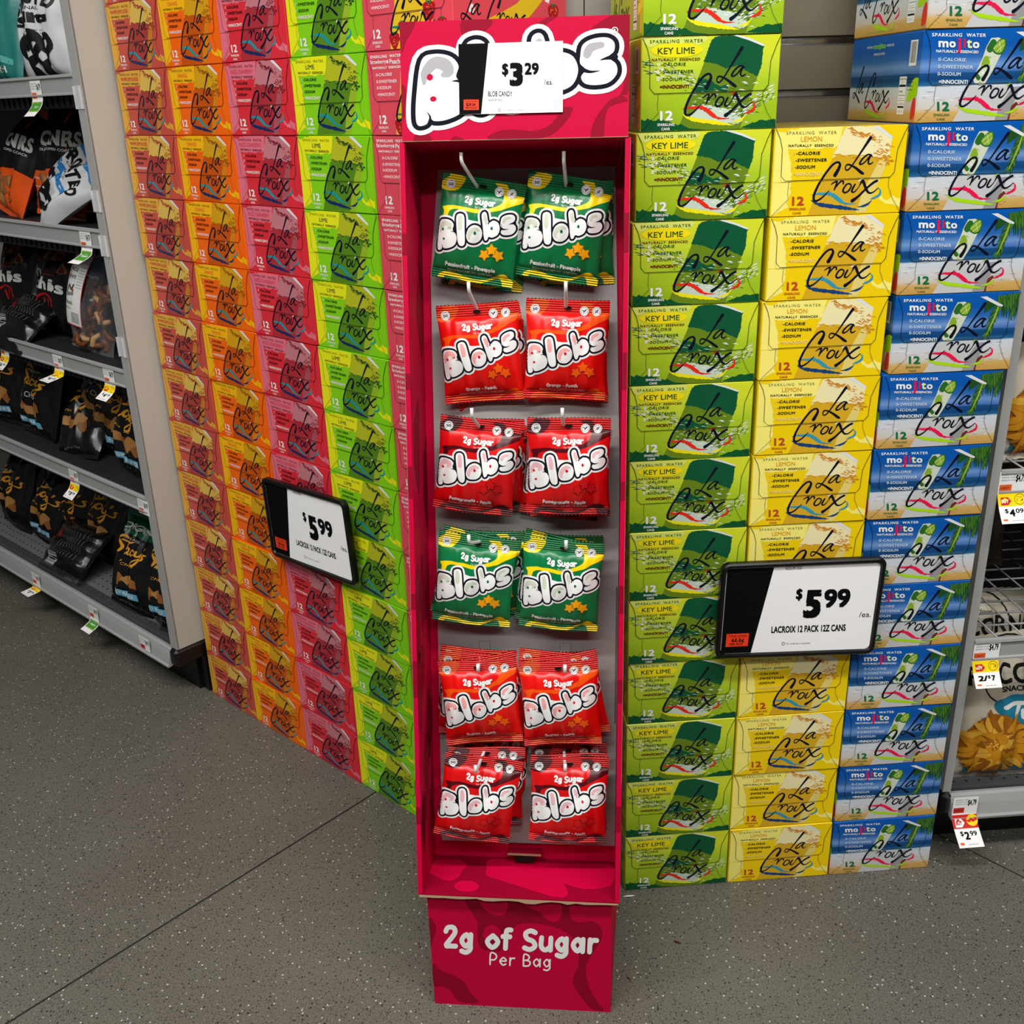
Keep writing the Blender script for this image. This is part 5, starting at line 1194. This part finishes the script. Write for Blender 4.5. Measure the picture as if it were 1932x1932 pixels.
def white_art(W, H, blue=False):
    a = Art()
    if blue:
        a.poly([(0, H), (W, H), (W, H * .8), (0, H * .74)], SKY, 1); a.poly([(0, H), (W, H), (W, H * .88), (0, H * .82)], NVY2, 2)
        a.disc((W * .3, H * .68), 12, mat('seal_green', (30, 70, 60), .4), 2); a.text('USDA', (W * .3, H * .68), BW, 14, 5, 3)
    else: a.disc((W * .72, H * .86), 17, mat('seal_green', (30, 70, 60), .4), 2); a.text('ORGANIC', (W * .3, H * .86), BKI, W * .42, 16, 2, bold=0.04)
    for i, ch in enumerate('SPROUTED'):
        t = (i - 3.5) / 3.5; a.text(ch, (W / 2 + t * W * .36, H * .66 - t * t * H * .07), BKI, W * .095, H * (.115 + .03 * (1 - t * t)), 3, bold=0.035, rot=-t * .32)
    a.text('ORIGINAL', (W / 2, H * .555), BKI, W * .32, 7, 3); a.text('Splits', (W / 2, H * .47), BKI if not blue else SKY, W * .66, H * .11, 3, bold=0.05)
    for k in range(3): a.text('crunchy pretzel snack', (W * .52, H * (.385 - .022 * k)), BKI, W * .4, 3.6, 3)
    pretzel(a, W * .42, H * .2, W * .24, 4); pretzel(a, W * .66, H * .18, W * .22, 5)
    return a
def corner_art(W, H):
    a = Art(); a.poly([(0, H * .95), (W, H * .93), (W, H * .42), (W * .7, H * .44), (W * .4, H * .38), (0, H * .36)], BKI, 1)
    a.text('CORNERS', (W * .52, H * .66), BW, W * .84, H * .13, 2, bold=0.035, rot=.08); a.text('WHOLESOME POPPED CORN SNACK', (W * .54, H * .565), BW, W * .74, 6, 2, bold=0.01, rot=.08)
    for x, y, r in ((.3, .3, .13), (.44, .22, .14), (.6, .3, .12), (.36, .12, .12), (.7, .17, .12)): chip(a, W * x, H * y, W * r, x * 9, TAN2, 3, 3); chip(a, W * x + 4, H * y + 4, W * r * .6, x * 7, TAN, 4, 3)
    for k in range(3): a.text('grams', (W * .12, H * (.3 - .07 * k)), BW, W * .14, 6, 2)
    return a
def chips_art(W, H):
    a = Art(); a.text('chips', (W * .5, H * .5), BW, W * .62, H * .17, 2, bold=0.03)
    a.text('sweet & salty', (W * .42, H * .66), REDI, W * .5, 7, 2); a.stroke([(W * .2, H * .62), (W * .6, H * .625)], 2, REDI, 2)
    for x, y, m in ((.2, .8, TAN2), (.5, .84, TAN2), (.72, .72, TAN), (.24, .12, TAN)): chip(a, W * x, H * y, W * .12, x * 8, m, 2, 3); chip(a, W * x + 5, H * y - 4, W * .07, x * 5, mat('berry_dark', (96, 20, 24), .5), 3, 3)
    a.stroke([(W * .3, H * .3), (W * .34, H * .38), (W * .44, H * .42), (W * .54, H * .38), (W * .58, H * .3)], 5, REDI, 2); a.stroke([(W * .4, H * .28), (W * .4, H * .36)], 8, REDI, 2); a.stroke([(W * .5, H * .28), (W * .5, H * .36)], 8, REDI, 2)
    return a
def barcode_art(W, H):
    a = Art(); a.rect(W * .3, H * .35, W * .86, H * .78, BW, 1); x = W * .34; rnd = random.Random(1)
    while x < W * .8: w = rnd.choice((1, 1.8, 2.6)); a.rect(x, H * .4, x + w, H * .74, BKI, 2); x += w + rnd.choice((1.2, 2))
    return a
def plain_art(W, H, m): 
    a = Art(); a.poly([(W * .62, 0), (W, 0), (W, H), (W * .7, H)], m, 1, smooth=0); chip(a, W * .8, H * .24, 12, 1, LGRN, 2); return a
def teal_art(W, H):
    a = Art(); chip(a, W * .3, H * .6, 26, 1, TAN2, 1); chip(a, W * .6, H * .42, 24, 2, TAN, 1); chip(a, W * .35, H * .25, 26, .4, TAN2, 1); a.poly([(W * .1, H * .3), (W * .9, H * .2), (W * .85, H * .16), (W * .2, H * .2)], mat('teal_light', (90, 176, 168), .35), 1); a.text('CRUNCH', (W * .5, H * .12), BW, W * .5, 14, 2); return a
def fries(a, cx, cy, r, n, seed, z):
    rnd = random.Random(seed); a.disc((cx, cy), r * .86, FRY2, z, 20)
    for i in range(n):
        t = i * 2.4; q = r * (i / n) ** .5; x, y = cx + q * .75 * math.cos(t), cy + q * .75 * math.sin(t); d = t + rnd.uniform(-.6, .6); l = r * rnd.uniform(.17, .27)
        a.stroke([(x - l * math.cos(d), y - l * math.sin(d)), (x + rnd.uniform(-3, 3), y + rnd.uniform(-3, 3)), (x + l * math.cos(d), y + l * math.sin(d))], [r * .10, r * .16, r * .08], (FRY, FRY3, FRY2, FRY)[i % 4], z + 1 + i // 12, n=4)
def pip_art(W, H):
    a = Art()
    a.poly([(W * .2, H * .47), (W * .6, H * .52), (W, H * .5), (W, H * .04), (W * .1, H * .04), (W * .1, H * .3)], TQF, 1, smooth=0)
    a.ring((W * .5, H * .76), W * .3, 3.2, BKI, 2); a.rect(W * .08, H * .70, W * .92, H * .82, CRF, 3); a.text('PIPCORN', (W * .5, H * .76), BKI, W * .84, H * .13, 4, bold=0.02)
    a.text('SNACKS', (W * .5, H * .665), BKI, W * .26, 11, 4, bold=0.02); a.text('heirloom', (W * .5, H * .865), BKI, W * .22, 7, 4, shear=.2)
    for m, k, z in ((TQF, 26, 3), (BW, 0, 5)):
        for P in ([(.34, .545), (.42, .565), (.56, .56), (.66, .552)], [(.50, .558), (.475, .50), (.44, .44)], [(.54, .51), (.55, .46), (.585, .475), (.61, .51), (.605, .46), (.64, .475), (.665, .51)], [(.695, .505), (.69, .455)], [(.76, .51), (.73, .5), (.755, .475), (.72, .455)], [(.81, .55), (.80, .46)], [(.775, .515), (.85, .518)], [(.90, .51), (.87, .5), (.895, .475), (.86, .455)]):
            a.stroke([(W * (x * .86 + .1), H * y) for x, y in P], 8.5 + k, m, z, n=5)
        a.disc((W * .70, H * .535), 4.5 + k / 2, m, z)
    fries(a, W * .33, H * .26, W * .36, 80, 4, 7)
    a.stroke([(W * .72, H * .37), (W * .62, H * .25), (W * .56, H * .18)], [10, 7, 8], WOOD, 6); a.disc((W * .735, H * .385), 16, WOOD, 6, 20, 19); a.disc((W * .735, H * .387), 12, BW, 7, 18, 15)
    a.rect(W * .82, H * .34, W, H * .42, NVY2, 2); a.text('SEA SALT', (W * .91, H * .38), BW, W * .15, 8, 3, bold=0.02)
    for i, s in enumerate(('40% LESS FAT', 'REAL CORN', 'UPCYCLED')): a.text(s, (W * .84, H * (.27 - .07 * i)), BW, W * .26, 9, 3, bold=0.02, shear=.15)
    a.text('NET WT 4.5 OZ', (W * .3, H * .05), BKI, W * .22, 6, 15); return a
def dark_art(W, H):
    a = Art()
    for i in range(6): a.text('bagel recycle crisps', (W * .45, H * (.3 + .09 * i)), DIMW, W * .6, 9, 1, shear=.1)
    a.text('BITES', (W * .5, H * .16), BW, W * .5, 14, 1); return a
def place(o, P, ang, u, off, zb, H, roll=0.0, lean=0.0, yaw=0.0):
    """stand a bag with the middle of its lower edge at (u, off, zb)"""
    R = Matrix.Rotation(ang + yaw, 3, 'Z') @ Matrix.Rotation(lean, 3, 'X') @ Matrix.Rotation(roll, 3, 'Y')
    o.matrix_world = Matrix.Translation(P(u, off, zb) - R @ Vector((0, 0, -H))) @ R.to_4x4()
BG = {}
def bag(kind, lab, grp, P, ang, u, off, zb, roll=0, lean=0, yaw=0):
    W, H, D, main, art = SPEC[kind]
    if kind not in BG: o = BG[kind] = make_bag('snack_bag', W / 1000, H / 1000, D / 1000, main, art(W, H), top=.018, bot=.012, nx=26, nz=52, seed=len(BG) + 20, hole=False, crease=1.7, pinch=.07, maxlen=6.5, lay=.0004)
    else: o = copy_tree(BG[kind])
    place(o, P, ang, u, off, zb, H / 1000, roll, lean, yaw); tag(o, lab, 'snack bag', grp)
    return o
SPEC = dict(white=(205, 262, 70, WHF, white_art), whiteblue=(185, 270, 66, WHF, lambda W, H: white_art(W, H, True)), teal=(190, 280, 64, TEF, teal_art), brick=(180, 270, 60, RDF, lambda W, H: plain_art(W, H, RDF)),
    corner=(210, 285, 70, ORF, corner_art), chips=(215, 250, 66, BKF, chips_art), blue=(130, 150, 40, BLF, barcode_art), stacy=(215, 265, 74, BKF, stacy_art), bagel=(215, 265, 74, BKF, lambda W, H: stacy_art(W, H, band='SIMPLY NAKED', bagel=True)),
    dimstacy=(215, 265, 74, BKF, lambda W, H: stacy_art(W, H, band='')), organic=(205, 270, 74, BKF, lambda W, H: stacy_art(W, H, 'green')), backside=(215, 262, 70, BKF, back_art), pip=(225, 300, 66, CRF, pip_art), dark=(190, 250, 60, BRF, dark_art))
R_ = math.radians; B = lambda k, lab, g, u, off, zb, roll=0, lean=0, yaw=0: bag(k, lab, g, PL, La, u, off, zb, R_(roll), R_(lean), R_(yaw))
g1, g2, g3, g4, g5 = 'pretzel bags on the top shelf', 'corn snack and pretzel bags on the second shelf', 'bags on the third shelf', 'black chip bags on the fourth shelf', 'black chip bags on the lowest shelf'
z1, z2, z3, z4, z5 = 1.476, 1.165, .855, .545, .128
B('white', 'white pretzel bag standing in the middle of the top snack shelf', g1, -.315, -.01, z1, -4, -12)
B('white', 'white pretzel bag tilted against the end panel on the top snack shelf', g1, -.155, -.035, z1 + .02, -16, -14, -10)
B('teal', 'teal snack bag at the frame edge on the top shelf', g1, -.545, -.01, z1, 4, -14)
B('brick', 'brick red bag peeking out behind the white pretzel bags', g1, -.235, -.13, z1, 4, -8)
B('corner', 'orange and black corn snack bag standing upright on the second shelf', g2, -.47, -.05, z2, 6, -14, 6)
B('corner', 'orange corn snack bag lying at the frame edge of the second shelf', g2, -.70, -.02, z2, 10, -24, -6)
B('corner', 'orange corn snack bag leaning behind the upright one', g2, -.60, -.17, z2, 12, -10, 4)
B('whiteblue', 'white and blue pretzel bag slumped forward on the second shelf', g2, -.44, .005, z2 + .035, 58, -34, 0)
B('whiteblue', 'white and blue pretzel bag standing against the end panel', g2, -.15, -.02, z2, -6, -10, -22)
B('whiteblue', 'white pretzel bag behind the slumped one on the second shelf', g2, -.24, -.15, z2 + .03, 10, -12)
B('chips', 'black chips bag with red print on the third shelf', g3, -.62, -.05, z3, 4, -16)
B('chips', 'black chips bag farther along the third shelf at the frame edge', g3, -.86, -.06, z3, -5, -14)
B('backside', 'black bag lying on its side at the front of the third shelf', g3, -.84, .0, z3 + .03, 88, -58, 0)
B('blue', 'small blue bag with a white bar code behind the clear pretzel bag', g3, -.485, -.10, z3 + .045, 0, -8)
B('bagel', 'black bagel chip bag with white capitals on the fourth shelf', g4, -.78, -.01, z4, 6, -16)
B('stacy', 'black chip bag at the frame edge of the fourth shelf', g4, -.99, -.02, z4, -4, -14)
B('bagel', 'black bagel chip bag tipped far over on the fourth shelf', g4, -.56, -.06, z4 + .06, 38, -20, 6)
B('dimstacy', 'black chip bag slumped below the tipped bagel bag', g4, -.53, .01, z4 - .01, -12, -40)
B('stacy', 'black chip bag in the middle of the fourth shelf', g4, -.43, -.06, z4, 8, -18, 12)
B('stacy', 'black chip bag with gold script nearest the end panel on the fourth shelf', g4, -.23, -.01, z4, 6, -14, -6)
B('backside', 'black bag turned backside out behind the fourth shelf row', g4, -.32, -.17, z4, 3, -10)
B('stacy', 'black chip bag at the frame edge of the lowest shelf', g5, -1.02, -.06, z5, 10, -20)
B('dimstacy', 'black chip bag standing behind the lying bag on the lowest shelf', g5, -.71, -.10, z5 + .02, 6, -18)
B('backside', 'black bag lying on its side along the front of the lowest shelf', g5, -.88, -.02, z5 + .05, 88, -48, 0)
B('organic', 'black chip bag with green top in the middle of the lowest shelf', g5, -.365, .01, z5, 2, -24, 4)
B('organic', 'black chip bag with green top nearest the end panel', g5, -.175, .01, z5 + .01, -8, -20, -12)
B('organic', 'black chip bag with green top half hidden behind the others', g5, -.25, -.17, z5 + .03, -5, -14)
B('dimstacy', 'black chip bag behind the green-topped bags on the lowest shelf', g5, -.46, -.17, z5 + .02, 4, -14)
B('backside', 'black bag fallen forward at the foot of the end panel', g5, -.105, .012, z5 + .0, -24, -52, -8)
B('stacy', 'black chip bag in second place from the frame edge on the lowest shelf', g5, -.87, -.10, z5, -4, -16)
B('dimstacy', 'black chip bag at the far end of the lowest shelf', g5, -1.24, -.06, z5, 3, -16)
B('backside', 'black bag turned backside out near the far end of the lowest shelf', g5, -1.13, -.12, z5 + .01, -5, -14)
B('dimstacy', 'black chip bag at the far end of the fourth shelf', g4, -1.21, -.03, z4, 4, -14)
B('backside', 'black bag turned backside out behind the tipped bagel bag', g4, -.66, -.15, z4 + .02, 4, -10)
B('dimstacy', 'black chip bag deep behind the gold script one on the fourth shelf', g4, -.12, -.12, z4, -4, -8)
B('chips', 'black chips bag standing behind the lying one on the third shelf', g3, -.74, -.12, z3 + .02, -3, -10)
g6 = 'snack bags on the right shelving'
Q = lambda k, lab, u, off, zb, roll=0, lean=0, yaw=0: bag(k, lab, g6, PR, Ra, u, off, zb, R_(roll), R_(lean), R_(yaw))
Q('pip', 'cream and turquoise twist snack bag on the lowest right shelf', .785, -.10, .128, -2, -10, 0)
Q('pip', 'cream and turquoise twist snack bag on the upper wire shelf', .775, -.10, .802, -2, -8, 0)
Q('pip', 'cream snack bag at the rear of the lowest right shelf', .80, -.30, .128, 2, -6, 0)
Q('dark', 'dark brown snack bag at the back of the lower wire shelf', .76, -.34, .478, 2, -6, 0)
Q('dark', 'dark brown snack bag farther along the lower wire shelf', .97, -.26, .478, -3, -6, 0)
# clear pretzel bags: film, paper label and the broken pretzels inside
FILM = mat('clear_film', (230, 232, 236), .08, spec=.7, alpha=.07); PRZ = mat('pretzel_brown', (110, 58, 24), .35, noise=(40, .35, 2)); PRZ2 = mat('pretzel_inside', (190, 150, 96), .6)
def pretzel_bag(lab, u, off, roll, seed, yaw=0):
    W, H = 185, 255; b = make_bag('pretzel_bag', .185, .255, .085, FILM, None, top=.016, bot=.012, nx=26, nz=52, seed=seed, hole=False, crease=1.8, pinch=.05)
    rnd = random.Random(seed); mb = MB()
    for i in range(46):
        c = Vector((rnd.uniform(-.066, .066), rnd.uniform(-.026, .006), -.235 + rnd.random() ** 1.3 * .15)); d = Vector((rnd.gauss(0, 1), rnd.gauss(0, .35), rnd.gauss(0, 1))).normalized(); n = d.orthogonal().normalized(); L = rnd.uniform(.014, .026)
        pts = [c - d * L + n * L * .5, c - d * L * .4, c + d * L * .4, c + d * L + n * L * .5]; m = PRZ if i % 4 else PRZ2
        k = .9 * (1 - abs(c.x) / .1); pts = [Vector((p.x, max(min(p.y, .014), -.036 * k), max(p.z, -.238))) for p in pts]
        mb.tube(pts, [.0055, .0075, .0075, .0055], m, 7)
    mb.build('pretzel_filling', b, local=True, label='broken brown pretzels')
    a = Art(); x0, x1, y0, y1 = 24, 112, 62, 238
    a.rect(x0, y0, x1, y1, REDI, 1); a.rect(x0 + 3, y0 + 3, x1 - 3, y1 - 3, BW, 2); a.rect(x0 + 22, y1 - 20, x1 - 30, y1 - 7, mat('label_gold', (206, 170, 40), .45), 3); a.text('ORIGINAL', (x0 + 40, y1 - 13), BKI, 34, 7, 4, bold=.02)
    for s, y in (('UNCLE', 198), ('HENRYS', 180)): a.text(s[0], (x0 + 14, y), REDI, 12, 18, 3, bold=.04); a.text(s[1:], (x0 + 36, y), BKI, 30, 9, 3, bold=.03)
    for k in range(8): a.text('nutrition', (x1 - 18, 206 - k * 7), BKI, 24, 3, 3)
    a.stroke([(x0 + 18, 140), (x0 + 26, 158), (x0 + 40, 150), (x0 + 48, 160)], 7, BKI, 3); a.stroke([(x0 + 20, 136), (x0 + 50, 140)], 8, DIMW, 3); a.disc((x0 + 48, 148), 5, REDI, 4)
    a.text('Pretzels', (x0 + 30, 118), LGRN, 44, 10, 3, bold=.03); a.text('HANDMADE', (x0 + 28, 104), LGRN, 36, 5, 3)
    for k in range(14): a.rect(x0 + 44 + k * 2.4, 70, x0 + 45 + k * 2.4, 96, BKI, 3)
    mb = MB(); 
    def F(x, y, z): 
        e = max(0, 1 - abs((x - 92.5) / 92.5) ** 2.6) ** .62 * math.sin(math.pi * min(max(y / 255, .05), .95)) ** .55
        return Vector(((x - 92.5) / 1000, -.0535 * e - .002 - z * .0001, -(255 - y) / 1000))
    emit(mb, a, F, maxlen=9); mb.build('paper_label', b, local=True, label='white paper label with red border')
    place(b, PL, La, u, off, z3, .255, R_(roll), R_(-12), R_(yaw)); tag(b, lab, 'pretzel bag', 'clear pretzel bags'); return b
pretzel_bag('clear bag of broken pretzels with a white label, front of the third shelf', -.325, .0, 6, 41, 6)
pretzel_bag('clear bag of broken pretzels squeezed against the end panel', -.155, -.03, 3, 42, -14)

# ------------------------------------------------------------------ litter on the floor
def crumb(name, c, d, r, m, lab):
    mb = MB(); c = Vector(c); d = Vector(d); mb.tube([c - d, c - d * .3 + Vector((0, 0, r * .3)), c + d * .4, c + d], [r * .5, r, r, r * .4], m, 7); mb.build(name, loc=c, label=lab, cat='litter')
crumb('plastic_sliver', (.200, 1.5428, .0016), (.011, .0012, 0), .0016, HOOKM, 'white plastic sliver on the floor beside the bottom yellow-green carton')
crumb('paper_scrap', (.2727, 1.4246, .0016), (.006, -.003, 0), .0016, mat('red_scrap', (74, 22, 18), .7), 'dark red scrap on the concrete in front of the yellow-green cartons')
crumb('paper_scrap', (.1761, 1.3468, .0013), (.003, -.003, 0), .0013, mat('red_scrap', (74, 22, 18), .7), 'dark red scrap on the concrete beside the magenta stand base')
crumb('plastic_chip', (.8573, 1.6738, .0012), (.003, .001, 0), .0012, HOOKM, 'white chip on the floor under the right shelving tag')
